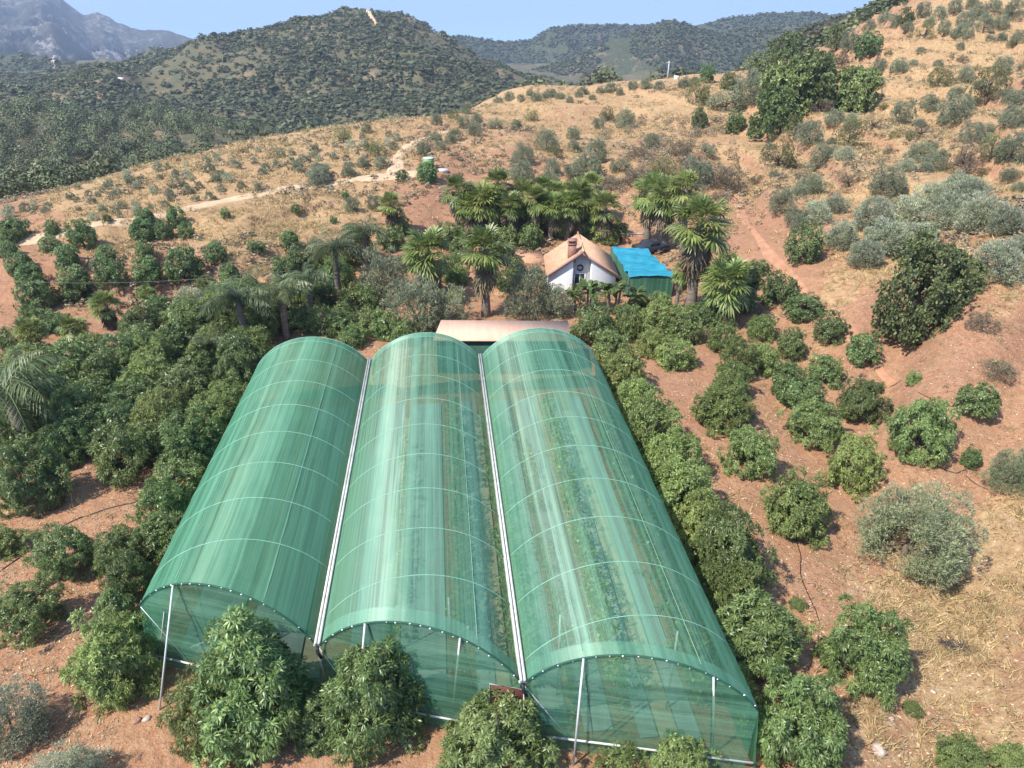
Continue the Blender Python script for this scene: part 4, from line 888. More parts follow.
for b in range(3):
    nt_, nv = 44, 150
    T = np.linspace(0, 1, nt_); S = np.linspace(0, 1, nv)
    TT, SS = np.meshgrid(T, S)
    c, z = arch(b, TT)
    f0 = np.interp(c, EAV, FRU)
    U_ = f0 + (UB - f0) * SS
    ph = (U_ - 22.3) / RIB; ph = ph - np.floor(ph)
    sag = np.sin(np.pi * ph) ** 2 * 0.055 * np.sin(np.pi * TT)
    wr = fbm(TT * 22 + 3 * b, U_ / 5.0, 40 + b, 3) * 0.05 + fbm(TT * 7, U_ / 2.2, 50 + b, 3) * 0.05
    z = z - sag + wr * np.sin(np.pi * np.clip(TT, .0, 1)) * (0.04 + 0.96 * np.sin(np.pi * ph) ** 2)
    thick = np.where((U_ - f0 < 0.75) | (UB - U_ < 0.7), 0.95, 0.0)
    if b == 0:      # fold shadow across the left bay, put in as a denser lap of cloth
        cen = 36.2 + 0.4 * np.sin(TT * 5); wid = 0.55 * np.sin(np.pi * TT) + 0.1
        thick = np.maximum(thick, np.where((np.abs(U_ - cen) < wid) & (TT > .3), 0.9, 0))
    if b == 2: thick = np.maximum(thick, np.where(TT < 0.13, 0.8, 0)); thick = np.maximum(thick, np.where((TT > .27) & (TT < .30), 0.8, 0))
    if b == 1: thick = np.maximum(thick, np.where((TT > .40) & (TT < .47), 0.85, 0))
    V = np.stack([c, U_, z], -1).reshape(-1, 3)
    i2, j2 = np.meshgrid(np.arange(nv - 1), np.arange(nt_ - 1), indexing='ij')
    f = np.stack([i2 * nt_ + j2, i2 * nt_ + j2 + 1, (i2 + 1) * nt_ + j2 + 1, (i2 + 1) * nt_ + j2], -1).reshape(-1, 4)
    cl = np.stack([arc_len(b, TT), U_, 0 * U_], -1).reshape(-1, 3)
    o = add('roof_net', mesh_np('roof_net', V, f, M['net_' + 'abc'[b]], True, attrs={'cloth': cl, 'thick': thick.ravel()}), NH)
    o['label'] = ['denser left roof net', 'see-through middle roof net', 'see-through right roof net'][b]
    # hoops under the cloth, showing as pale lines
    us = [22.3 + RIB * q for q in range(9)]
    if b == 2: us = [19.3] + us
    if b == 0: us = us[1:]
    for u_ in us:
        m = MB(); tt = np.linspace(0, 1, 25); c_, z_ = arch(b, tt)
        keep = u_ > np.interp(c_, EAV, FRU) + 0.2
        P = np.stack([c_, 0 * c_ + u_, z_ + 0.006], 1)[keep]
        if len(P) > 3: m.tube(P, 0.015, 6); m.build('hoop', M['hoop'], NH, True)
    # end hoop along the slanting front edge, with its white ties
    tt = np.linspace(0, 1, 37); c_, z_ = arch(b, tt); P = np.stack([c_, np.interp(c_, EAV, FRU) - 0.03, z_ - 0.02], 1)
    eh = MB(); eh.tube(P, 0.042, 6); hoop = eh.build('end_hoop', M['net_f'] if False else plain('dark_hem%d' % b, (0.02, 0.09, 0.055), 0.7), NH, True)
    tm = MB()
    for q in range(1, 36, 2):
        x_, y_, zz_ = P[q] + np.array([RNG.uniform(-.08, .08), 0, 0]); r_ = RNG.uniform(.014, .03)
        t_ = add('hem_tie', TIE, hoop); t_.location = (x_, y_ - .045, zz_ + .02); t_.scale = (r_ * 1.3, r_, r_)
    P2 = P.copy(); P2[:, 1] = UB + 0.03
    m = MB(); m.tube(P2, 0.03, 6); m.build('end_hoop', M['hoop'], NH, True)
    # lengthwise wires
    for t_ in (0.25, 0.75) if b != 1 else (0.8,):
        c1_, z1_ = arch(b, t_); m = MB(); uu_ = np.linspace(fu(c1_) + .3, UB, 12)
        m.tube(np.stack([0 * uu_ + c1_, uu_, 0 * uu_ + z1_ + 0.008], 1), 0.011, 4); m.build('purlin_wire', M['hoop'], NH)
    # front and back curtain, from the arch down to the soil
    for end in (0, 1):
        nr = 26; tt = np.linspace(0, 1, 50); c_, z_ = arch(b, tt)
        u_ = np.interp(c_, EAV, FRU) if end == 0 else np.full(50, UB)
        g_ = np.array([gz_local(a, d) for a, d in zip(c_, u_)]) + 0.02
        R2 = np.linspace(0, 1, nr)[:, None]
        Z = z_[None] * (1 - R2) + g_[None] * R2
        off = 0.06 * fbm(c_[None] / 1.3 + 0 * R2, Z * 1.1 + 9 * b, 61 + b, 3) + 0.10 * fbm(c_[None] / 4 + 0 * R2, Z * 2.5, 71, 2)
        off = off * np.sin(np.pi * np.clip(R2, 0, 1))
        V = np.stack([np.broadcast_to(c_, Z.shape), np.broadcast_to(u_, Z.shape) + off, Z], -1).reshape(-1, 3)
        i2, j2 = np.meshgrid(np.arange(nr - 1), np.arange(49), indexing='ij')
        f = np.stack([i2 * 50 + j2, i2 * 50 + j2 + 1, (i2 + 1) * 50 + j2 + 1, (i2 + 1) * 50 + j2], -1).reshape(-1, 4)
        cl = np.stack([Z * 1.2, np.broadcast_to(c_, Z.shape) * 3, 0 * Z], -1).reshape(-1, 3)
        th = (np.broadcast_to(np.abs(Z - 3.0) < 0.05, Z.shape) * 0.75).ravel()
        add('front_curtain' if end == 0 else 'back_curtain', mesh_np('curtain', V, f, M['net_f'], True, attrs={'cloth': cl, 'thick': th}), NH)
# side curtains
for c_, nm in ((EAV[0], 'side_curtain'), (EAV[3], 'side_curtain')):
    uu_ = np.linspace(fu(c_), UB, 80); R2 = np.linspace(0, 1, 12)[:, None]
    out_ = -1 if c_ < 0 else 1
    g_ = np.array([gz_local(c_ + out_ * 0.5, d) for d in uu_]) + 0.02
    Z = ZE * (1 - R2) + g_[None] * R2
    Xo = c_ + out_ * (0.45 * R2 + 0.05 * fbm(uu_[None] / 1.5 + 0 * R2, Z, 81, 3))
    V = np.stack([Xo, np.broadcast_to(uu_, Z.shape), Z], -1).reshape(-1, 3)
    i2, j2 = np.meshgrid(np.arange(11), np.arange(79), indexing='ij')
    f = np.stack([i2 * 80 + j2, i2 * 80 + j2 + 1, (i2 + 1) * 80 + j2 + 1, (i2 + 1) * 80 + j2], -1).reshape(-1, 4)
    add(nm, mesh_np(nm, V, f, M['net_a'], True, attrs={'cloth': np.stack([np.broadcast_to(uu_, Z.shape) * .6, Z, 0 * Z], -1).reshape(-1, 3), 'thick': np.zeros(Z.size)}), NH)
# gutters: two parallel metal strips with a dark slot
for e in (1, 2):
    m = MB(); c_ = EAV[e]; u0 = fu(c_) - 0.12
    for s_ in (-1, 1):
        m.box((c_ + s_ * .068 - .05, u0, ZE + .06), (c_ + s_ * .068 + .05, UB + .1, ZE + .20))
    m.box((c_ - .16, u0 + .02, ZE - .02), (c_ + .16, UB + .08, ZE + .055))
    gt = m.build('gutter', M['gutter'], NH)
    m = MB(); m.tube([(c_, u0 - .05, ZE + .02), (c_, u0 - .12, ZE - .25), (c_ + .12, u0 - .16, ZE - .5)], .07, 8); m.build('downpipe', M['hose'], gt, True)
# posts that lean out in front, as seen: top on the end hoop, foot in the soil
for (tx, ty), (bx, by) in [((174, 592), (157, 712)), ((365, 618), (353, 745)), ((460, 632), (452, 712)), ((583, 649), (573, 766)), ((712.5, 669), (714.5, 753))]:
    foot = hit(bx, by)
    lo = (foot[0] * CX + foot[1] * CY, foot[0] * UX + foot[1] * UY)
    best = None
    for q in np.linspace(EAV[0], EAV[3], 900):
        b = 0 if q < EAV[1] else 1 if q < EAV[2] else 2
        c1_, z1_ = arch(b, (q - EAV[b]) / (EAV[b + 1] - EAV[b])); u1 = fu(q)
        a = proj((CX * q + UX * u1, CY * q + UY * u1, z1_)); d_ = abs(a[0] - tx)
        if best is None or d_ < best[0]: best = (d_, q, u1, z1_)
    m = MB(); m.tube([(best[1], best[2] - .12, best[3] + .03), (lo[0], lo[1], foot[2] - .3)], .042, 8); m.build('post', M['rail'], NH, True)
    m = MB(); m.tube([(best[1] + .05, best[2] + .12, best[3] - .1), (best[1] + 0.75, best[2] + .35, gz_local(best[1] + .7, best[2] + .3) + .1)], .03, 6); m.build('stay', M['hose'], NH, True)
    m = MB(); m.tube([(best[1] - .4, best[2] + 2.6, best[3] - .55), (best[1] - .4, best[2] + 2.6, gz_local(best[1], best[2] + 2.6) - .2)], .045, 6); m.build('inner_post', M['galv'], NH, True)
# rail across the front at 0.75 m, bracing wires
for b in range(3):
    c0, c1 = EAV[b] - (.25 if b == 0 else 0), EAV[b + 1] + (.25 if b == 2 else 0)
    m = MB(); m.tube([(c0, FRU[b] - .06, 0.02), (c1, FRU[b + 1] - .06, 0.02)], .045, 8); m.build('front_rail', M['rail'], NH, True)
for b, (ta, tb) in ((0, (0.0, 0.2)), (0, (.14, 0.02)), (1, (0.0, .16)), (1, (.0, -.0001)), (2, (0.0, .22))):
    w = EAV[b + 1] - EAV[b]
    ca, cb = EAV[b] + ta * w, EAV[b] + tb * w
    m = MB(); m.tube([(ca, fu(ca) - .02, 2.85), (cb, fu(cb) - .02, 0.0)], .018, 4); m.build('bracing_wire', M['galv'], NH)
# brown board by the gutter end
m = MB(); lc = lambda px, py, z: float(atz(px, py, z)[0] * CX + atz(px, py, z)[1] * CY)
p0, p1 = lc(491, 684, 2.7), lc(523, 690, 2.7)
m.hexa([(p0, fu(p0) - .14, -.5), (p1, fu(p1) - .14, -.5), (p1, fu(p1) - .09, -.5), (p0, fu(p0) - .09, -.5), (p0, fu(p0) - .14, 2.62), (p1, fu(p1) - .14, 2.62), (p1, fu(p1) - .09, 2.62), (p0, fu(p0) - .09, 2.62)])
d_ = m.build('door_board', M['brown'], NH)
m = MB(); m.tube([(p0 - .04, fu(p0) - .13, -.5), (p0 - .04, fu(p0) - .13, 2.66), (p1 + .04, fu(p1) - .13, 2.66), (p1 + .04, fu(p1) - .13, -.5)], .03, 6); m.build('door_frame', M['rail'], d_)

# inside: matting strips, bare paths and rows of climbing plants
M['mat'] = plain('weed_matting', (0.33, 0.36, 0.36), 0.7, var=0.22, scale=0.6, stretch=(3, .3, 1))
M['path'] = plain('bare_path', (0.50, 0.38, 0.27), 0.95, var=0.2, scale=1.5)
def strip(c0, c1, u0, u1, mat, name, lift):
    cc = np.linspace(c0, c1, 4); uu_ = np.linspace(u0, u1, 40); C2, U2 = np.meshgrid(cc, uu_)
    x = (CX * C2 + UX * U2).ravel(); y = (CY * C2 + UY * U2).ravel()
    a, b = np.meshgrid(np.arange(39), np.arange(3), indexing='ij')
    f = np.stack([a * 4 + b, a * 4 + b + 1, (a + 1) * 4 + b + 1, (a + 1) * 4 + b], -1).reshape(-1, 4)
    tag(add(name, mesh_np(name, np.stack([x, y, height(x, y) + lift], 1), f, mat, True)), kind='structure')
for c0, c1 in ((-13.0, -10.6), (-10.0, -7.4), (-5.2, -3.4), (-2.9, -0.8), (0.55, 1.35), (2.9, 4.2), (4.8, 6.0), (7.0, 7.75), (8.65, 9.5)):
    strip(c0, c1, fu((c0 + c1) / 2) + 1.0, 45.5, M['mat'], 'weed_mat', 0.10)
for c0, c1 in ((1.4, 2.0), (7.8, 8.6), (-3.35, -2.95), (-7.3, -6.4)):
    strip(c0, c1, fu((c0 + c1) / 2) + 1.0, 43.5, M['path'], 'path', 0.13)
def vine_row(c_, u0, u1, hgt, dens, label, seed, wid=.42):
    rng = np.random.default_rng(seed); n = int((u1 - u0) * dens)
    P = np.stack([c_ + rng.normal(0, wid * .55, n), rng.uniform(u0, u1, n), rng.uniform(0.1, 1, n) ** .8 * hgt], 1)
    cl_ = fbm(P[:, 1] / 1.1, P[:, 2], seed, 2) > -0.28; P = P[cl_]
    x = CX * P[:, 0] + UX * P[:, 1]; y = CY * P[:, 0] + UY * P[:, 1]
    r_ = empty('vine_row', (CX * c_ + UX * u0, CY * c_ + UY * u0, gz_local(c_, u0)), -YAW)
    g0 = r_.location.z
    Q = np.stack([P[:, 0] - c_, P[:, 1] - u0, P[:, 2] + height(x, y) - g0], 1)
    V, f = leaves(Q, rng.normal(0, .6, Q.shape) + [0, 0, .8], 5, .34, .10, rng, .9, .35)
    add('foliage', mesh_np('foliage', V, f, M['vine']), r_)
    st = MB()
    for u_ in np.arange(u0 + .5, u1, 2.5):
        st.tube([(0, u_ - u0, gz_local(c_, u_) - g0 - .2), (0, u_ - u0, gz_local(c_, u_) - g0 + hgt + .2)], .03, 5)
    st.build('stakes', M['bark'], r_)
    fm = MB()
    for _ in range(int((u1 - u0) * 0.7)):
        a = Q[rng.integers(len(Q))] + [0, 0, .15]; rr = rng.uniform(.07, .12)
        an = np.linspace(0, 2 * np.pi, 7)[:-1]
        ring = [(a + rr * np.array([math.cos(q) * math.cos(e), math.sin(q) * math.cos(e), math.sin(e)])) for e in (-.6, .6) for q in an]
        fm.put(ring + [a - [0, 0, rr], a + [0, 0, rr]], [(q, (q + 1) % 6, 6 + (q + 1) % 6, 6 + q) for q in range(6)], [(12, (q + 1) % 6, q) for q in range(6)] + [(13, 6 + q, 6 + (q + 1) % 6) for q in range(6)])
    fo = fm.build('fruit', M['fruit'], r_, True); fo['kind'] = 'stuff'
    tag(r_, label, 'plant row', 'rows of climbing plants inside the net house')
vine_row(0.1, 21.5, 43.5, 2.5, 30, 'denser climbing plant row under the middle bay, left of its bare path', 31)
vine_row(2.35, 20.5, 42.5, 2.1, 22, 'narrow climbing plant row right under the right gutter', 32)
vine_row(6.45, 19.5, 42.0, 2.5, 26, 'fruit-dotted plant row under the right bay, left of its bare path', 33)
vine_row(9.85, 19.0, 42.0, 2.4, 26, 'fruit-dotted plant row along the right wall inside the right bay', 34)
vine_row(4.5, 20.0, 40.0, 1.4, 9, 'thin plant row at the left side of the right bay', 35)
vine_row(-3.1, 22.5, 40.0, 1.3, 8, 'thin plant row in the pale left half of the middle bay', 36)

# ------------------------------------------------------------------ shed behind the net house
SH = empty('shed', (0, 0, 0), -YAW); tag(SH, 'low lean-to shed with flat terracotta sheet roof behind the net house', 'shed')
c0, c1, u0, u1 = -1.75 - 2.3, 8.9, 49.6, 54.2
def loc(px, py, z):
    p = atz(px, py, z); return (p[0] * CX + p[1] * CY, p[0] * UX + p[1] * UY, z)
q = [loc(433, 340, 3.0), loc(570.5, 341, 3.0), loc(568, 321, 3.15), loc(441, 320, 3.15)]
m = MB(); m.slab(q, .10); m.build('roof', M['roofpink'], SH)
m = MB(); e_ = 0.15; zb = -0.2
fl, fr_, br, bl = [np.array(a[:2]) for a in q]
m.hexa([(fl[0] + .2, fl[1] + .2, zb), (fr_[0] - .2, fr_[1] + .2, zb), (fr_[0] - .2, fr_[1] + .28, zb), (fl[0] + .2, fl[1] + .28, zb), (fl[0] + .2, fl[1] + .2, 2.89), (fr_[0] - .2, fr_[1] + .2, 2.89), (fr_[0] - .2, fr_[1] + .28, 2.89), (fl[0] + .2, fl[1] + .28, 2.89)])
me = m.mesh('front_wall', plain('dark_green_sheet', (0.03, 0.085, 0.06), .8, var=.3, scale=1)); add('front_wall', me, SH)
for a, b in ((fl, bl), (fr_, br)):
    m = MB(); sx = .2 if a is fl else -.28
    m.hexa([(a[0] + sx, a[1] + .3, zb), (a[0] + sx + .08, a[1] + .3, zb), (b[0] + sx + .08, b[1] - .3, zb), (b[0] + sx, b[1] - .3, zb), (a[0] + sx, a[1] + .3, 2.89), (a[0] + sx + .08, a[1] + .3, 2.89), (b[0] + sx + .08, b[1] - .3, 2.89), (b[0] + sx, b[1] - .3, 2.89)])
    m.build('side_wall', M['pinkwall'], SH)
m = MB(); m.hexa([(bl[0] + .2, bl[1] - .3, zb), (br[0] - .2, br[1] - .3, zb), (br[0] - .2, br[1] - .22, zb), (bl[0] + .2, bl[1] - .22, zb), (bl[0] + .2, bl[1] - .3, 3.0), (br[0] - .2, br[1] - .3, 3.0), (br[0] - .2, br[1] - .22, 3.0), (bl[0] + .2, bl[1] - .22, 3.0)])
m.build('back_wall', M['pinkwall'], SH)

# ------------------------------------------------------------------ house
x0, x1, yf, yb = 3.6, 10.4, 68.0, 73.6
gh = hz(7, 69) - 0.1
HO = empty('house', (0, 0, 0), 0); tag(HO, 'small white gabled house with terracotta roof and brick chimney', 'house')
xm, ze, zr = 7.0, gh + 2.5, gh + 4.8
m = MB()    # gabled shell, walls only
m.put([(x0, yf, gh - .4), (xm - .95, yf, gh - .4), (xm + .95, yf, gh - .4), (x1, yf, gh - .4), (x1, yf, ze), (xm + .95, yf, zr - .95 * (zr - ze) / (x1 - xm)), (xm - .95, yf, zr - .95 * (zr - ze) / (xm - x0)), (x0, yf, ze),
       (x0, yb, gh - .4), (x1, yb, gh - .4), (x1, yb, ze), (xm, yb, zr), (x0, yb, ze)],
      [(0, 1, 6, 7), (2, 3, 4, 5), (0, 7, 12, 8), (3, 9, 10, 4)], [(8, 12, 11), (8, 11, 9), (9, 11, 10)])
w_ = m.build('wall', M['white'], HO)
# recessed entrance bay between the white wings
yr = yf + 0.55
m = MB(); m.box((xm - .95, yr, gh - .4), (xm + .95, yr + .1, gh + 1.0)); m.build('porch_wall', M['pinkwall'], HO)
m = MB(); m.put([(xm - .95, yr, gh + 1.0), (xm + .95, yr, gh + 1.0), (xm + .95, yr, zr - .85), (xm, yr, zr - .15), (xm - .95, yr, zr - .85)], [], [(0, 1, 2), (0, 2, 3), (0, 3, 4)])
m.build('porch_gable', M['grey'], HO)
for s_ in (-1, 1):
    m = MB(); m.box((xm + s_ * .95 - .06, yf + .01, gh - .4), (xm + s_ * .95 + .06, yr, zr - .9)); m.build('porch_side', M['white'], HO)
wf = MB(); wf.box((xm - .72, yr - .06, gh + 1.15), (xm + .42, yr - .01, gh + 1.24)); wf.box((xm - .72, yr - .06, gh + 2.3), (xm + .42, yr - .01, gh + 2.39))
for a in (-.72, -.19, .34): wf.box((xm + a, yr - .055, gh + 1.24), (xm + a + .08, yr - .012, gh + 2.3))
wo = wf.build('window', M['white'], HO)
for a in (-.64, -.11):
    m = MB(); m.box((xm + a, yr - .04, gh + 1.24), (xm + a + .45, yr - .02, gh + 2.3)); m.build('pane', M['dark'], wo)
m = MB(); m.box((xm - .1, yr - .05, gh - .3), (xm + .85, yr - .012, gh + .95)); m.build('shutter', M['pinkwall'], HO)
# lamp wreath over the window
m = MB(); an = np.linspace(0, 2 * np.pi, 17); m.tube(np.stack([xm - .15 + .28 * np.cos(an), 0 * an + yr - .06, gh + 2.95 + .28 * np.sin(an)], 1), .07, 6, False); m.build('wreath', M['hose'], HO, True)
def roof_plane(xe, xr):
    oh = .20; m = MB(); sg = 1 if xe > xr else -1
    xe2 = xe + sg * oh; ze2 = ze - oh * (zr - ze) / abs(xe - xr)
    m.slab([(xr, yf - oh, zr + .12), (xe2, yf - oh, ze2 + .12), (xe2, yb + oh, ze2 + .12), (xr, yb + oh, zr + .12)] if sg > 0 else [(xe2, yf - oh, ze2 + .12), (xr - .002, yf - oh, zr + .12), (xr - .002, yb + oh, zr + .12), (xe2, yb + oh, ze2 + .12)], .16)
    n = 9   # tile rolls running down the slope
    for q in range(22):
        y_ = yf - oh + .15 + q * (yb - yf + 2 * oh - .3) / 21
        m.tube([(xr + sg * .02, y_, zr + .125), (xe2, y_, ze2 + .125)], .075, 5)
    return m
M['roof'] = plain('roof_tile', (0.50, 0.275, 0.165), .8, var=.2, scale=2.5, alt=(0.56, 0.37, 0.24))
r1 = roof_plane(x0, xm).build('roof', M['roof'], HO, False)
roof_plane(x1, xm).build('roof', M['roof'], HO)
m = MB(); m.tube([(xm, yf - .6, zr + .16), (xm, yb + .6, zr + .16)], .11, 7); m.build('ridge_tiles', M['roof'], HO, True)
for xe in (x0, x1):
    sg = 1 if xe > xm else -1; m = MB(); dz = (zr - ze) / abs(xe - xm)
    a = np.array([xm, zr]); b = np.array([xe + sg * .55, ze - .55 * dz])
    m.hexa([(a[0], yf - .25, a[1] - .28), (b[0], yf - .25, b[1] - .28), (b[0], yf - .203, b[1] - .28), (a[0], yf - .203, a[1] - .28), (a[0], yf - .25, a[1] + .1), (b[0], yf - .25, b[1] + .1), (b[0], yf - .203, b[1] + .1), (a[0], yf - .203, a[1] + .1)])
    m.build('barge_board', M['pinkwall'], HO)
ch = MB(); cxh = 5.95; ch.box((cxh - .40, yf + .02, gh + 3.6), (cxh + .40, yf + .72, gh + 5.45)); cho = ch.build('chimney', M['brick'], r1)
m = MB(); m.box((cxh - .46, yf - .04, gh + 5.45), (cxh + .46, yf + .78, gh + 5.54)); m.box((cxh - .34, yf + .1, gh + 5.54), (cxh - .14, yf + .64, gh + 5.8)); m.box((cxh + .14, yf + .1, gh + 5.54), (cxh + .34, yf + .64, gh + 5.8)); m.box((cxh - .46, yf - .04, gh + 5.8), (cxh + .46, yf + .78, gh + 5.89))
m.build('chimney_cap', M['brick'], r1)
m = MB(); m.tube([(xm - .1, yf + .7, zr + .2), (xm - .1, yf + .7, zr + .95)], .025, 5); m.tube([(xm - .5, yf + .7, zr + .9), (xm + .3, yf + .7, zr + .98)], .02, 4); m.build('aerial', M['galv'], HO)
# porch wall, patio, chairs
m = MB(); m.box((3.4, 66.1, gh - .4), (8.3, 66.3, gh + .45)); o = m.build('low_wall', M['patio']); tag(o, 'low terracotta garden wall in front of the house', 'wall')
m = MB(); m.box((3.3, 66.3, gh - .5), (10.4, 68.0, gh + .08)); tag(m.build('patio', M['patio']), kind='structure')
def chair(x, y, rz, label):
    r_ = empty('patio_chair', (x, y, gh + .08), rz); tag(r_, label, 'chair', 'chairs on the patio')
    m = MB(); m.box((-.22, -.22, .42), (.22, .22, .46)); m.build('seat', M['brick'], r_)
    m = MB(); m.box((-.22, .18, .47), (.22, .22, .9)); m.build('backrest', M['brick'], r_)
    for a in (-.2, .2):
        for b in (-.2, .2):
            m = MB(); m.box((a - .02, b - .02, 0), (a + .02, b + .02, .42)); m.build('leg', M['brick'], r_)
chair(4.3, 67.0, .4, 'reddish chair at the left end of the patio, by the white wall'); chair(5.25, 67.2, -.5, 'reddish chair on the patio right of its twin, under the white wall')
pq = [hit(512, 262), hit(545, 266), hit(541, 252), hit(518, 250)]
zt = max(a[2] for a in pq) + .12
m = MB(); m.slab([(a[0], a[1], zt) for a in pq], 1.6); tag(m.build('terrace', M['patio']), kind='structure')
# garden wall behind the pen, terracotta with white cap
m = MB(); a = hit(622, 243); b = hit(652, 244)
m.box((a[0], a[1], a[2] - .5), (b[0], a[1] + .25, a[2] + 1.1)); gw = m.build('garden_wall', M['patio']); tag(gw, 'terracotta wall stub behind the blue-roofed pen', 'wall')
m = MB(); m.box((a[0] + .02, a[1] - .03, a[2] + 1.103), (b[0], a[1] + .28, a[2] + 1.2)); m.build('wall_cap', M['slab'], gw)

# ------------------------------------------------------------------ blue-roofed pen
PE = empty('netted_pen', (0, 0, 0)); tag(PE, 'pen of green netting roofed with a bright blue tarpaulin', 'pen')
zt = 2.2
Q = [atz(629, 276.5, zt), atz(675, 276.5, zt), atz(646, 249, zt + .15), atz(611, 247, zt + .15)]
n = 26; A, B = np.meshgrid(np.linspace(0, 1, n), np.linspace(0, 1, n))
V = (Q[0][None, None] * ((1 - A) * (1 - B))[..., None] + Q[1] * (A * (1 - B))[..., None] + Q[2] * (A * B)[..., None] + Q[3] * ((1 - A) * B)[..., None])
V[..., 2] += fbm(A * 3, B * 14, 5, 4) * .28 + .10 * np.sin(B * 22)
V = V.reshape(-1, 3); i2, j2 = np.meshgrid(np.arange(n - 1), np.arange(n - 1), indexing='ij')
f = np.stack([i2 * n + j2, i2 * n + j2 + 1, (i2 + 1) * n + j2 + 1, (i2 + 1) * n + j2], -1).reshape(-1, 4)
add('tarpaulin', mesh_np('tarpaulin', V, f, M['blue'], False), PE)
def netwall(a, b, name):
    uu_ = np.linspace(0, 1, 20); R2 = np.linspace(0, 1, 8)[:, None]
    X = a[0] + (b[0] - a[0]) * uu_[None] + 0 * R2; Y = a[1] + (b[1] - a[1]) * uu_[None] + 0 * R2 + .08 * fbm(uu_[None] * 9 + 0 * R2, R2 * 3 + 0 * uu_, 3, 2)
    g_ = np.array([hz(p_, q_) for p_, q_ in zip(X[0], Y[0])])
    zt2 = a[2] + (b[2] - a[2]) * uu_ - .12
    Z = zt2[None] * (1 - R2) + g_[None] * R2
    i2, j2 = np.meshgrid(np.arange(7), np.arange(19), indexing='ij')
    f = np.stack([i2 * 20 + j2, i2 * 20 + j2 + 1, (i2 + 1) * 20 + j2 + 1, (i2 + 1) * 20 + j2], -1).reshape(-1, 4)
    add(name, mesh_np(name, np.stack([X, Y, Z], -1).reshape(-1, 3), f, M['net_pen'], True, attrs={'cloth': np.stack([X, Z * 3, 0 * Z], -1).reshape(-1, 3), 'thick': np.zeros(Z.size)}), PE)
ins = [Q[0] * .97 + np.mean(Q, axis=0) * .03, Q[1] * .97 + np.mean(Q, axis=0) * .03, Q[2], Q[3]]
for a, b in ((0, 1), (1, 2), (2, 3), (3, 0)): netwall(ins[a], ins[b], 'net_wall')
for a in ins:
    m = MB(); m.tube([(a[0], a[1], hz(a[0], a[1]) - .2), (a[0], a[1], a[2] - .05)], .05, 6); m.build('post', M['bark'], PE)
# dark car parked behind the pen, under the palms
cp = hit(650, 253); CR = empty('parked_car', (cp[0], cp[1], cp[2] + .05), 0.35); tag(CR, 'dark car half hidden under the palms behind the blue-roofed pen', 'car')
prof = [(-2.0, .35), (-2.05, .75), (-1.9, .95), (-1.1, 1.02), (-.55, 1.42), (.75, 1.45), (1.35, 1.05), (1.95, .92), (2.05, .6), (2.0, .35)]
m = MB(); pv = np.array([(x_, s_, z_) for s_ in (-.82, .82) for x_, z_ in prof]); nn = len(prof)
m.put(pv, [(q, (q + 1) % nn, nn + (q + 1) % nn, nn + q) for q in range(nn)], [(0, q + 1, q) for q in range(1, nn - 1)] + [(nn, nn + q, nn + q + 1) for q in range(1, nn - 1)])
m.build('body', M['car'], CR)
m = MB(); m.box((-.5, -.835, 1.03), (.7, -.822, 1.36)); m.box((-.5, .822, 1.03), (.7, .835, 1.36)); m.build('window', M['dark'], CR)
for a in (-1.3, 1.3):
    for b in (-.78, .78):
        m = MB(); m.tube([(a, b - .1, .32), (a, b + .1, .32)], .32, 14); m.build('wheel', M['tyre'], CR)

# ------------------------------------------------------------------ water tank, poles, tower
p = hit(429, 168.5); TK = empty('water_tank', (p[0], p[1], p[2])); tag(TK, 'round pale green water tank on the slope beside the track', 'tank')
zc = p[1] * CP - (p[2] - HC) * SP; r_ = 5.4 * zc / F
m = MB(); m.tube([(0, 0, -.5), (0, 0, .5), (0, 0, 1.0), (0, 0, 1.4)], r_, 24); m.build('body', M['tank'], TK)
m = MB(); m.tube([(0, 0, 1.402), (0, 0, 1.48)], [r_ * 1.02, r_ * .92], 24); m.build('lid', M['lid'], TK)
p = hit(443, 171); m = MB(); m.box((-.9, -.6, -.4), (.9, .6, .5)); m.box((-1.6, -.5, -.4), (-.95, .4, .3)); o = m.build('pump_box', M['slab']); o.location = tuple(p); o.scale = (.75, .75, .55); tag(o, 'low white concrete box right beside the water tank', 'pump box')
p = hit(667.5, 79); PO = empty('utility_pole', tuple(p)); tag(PO, 'pale utility pole on the crest against the far hills', 'utility pole')
zc = p[1] * CP; m = MB(); hpo = 16 * zc / F * 1.08; m.tube([(0, 0, -.5), (0, 0, hpo)], [.22, .13], 7); m.build('pole', M['slab'], PO)
m = MB(); m.box((-.7, -.06, hpo - .5), (.7, .06, hpo - .36)); m.build('crossarm', M['concrete'], PO)
p = hit(676, 79); o = MB(); o.box((-.8, -.5, -.5), (.8, .5, .9)); o.put([(-.95, -.6, .9), (.95, -.6, .9), (.95, .6, .9), (-.95, .6, .9), (-.95, 0, 1.4), (.95, 0, 1.4)], [(0, 1, 5, 4), (2, 3, 4, 5)], [(0, 4, 3), (1, 2, 5)])
o = o.build('hut', M['white']); o.location = tuple(p); o.scale = (.6, .6, .6); tag(o, 'tiny white hut on the crest right of the utility pole', 'hut')
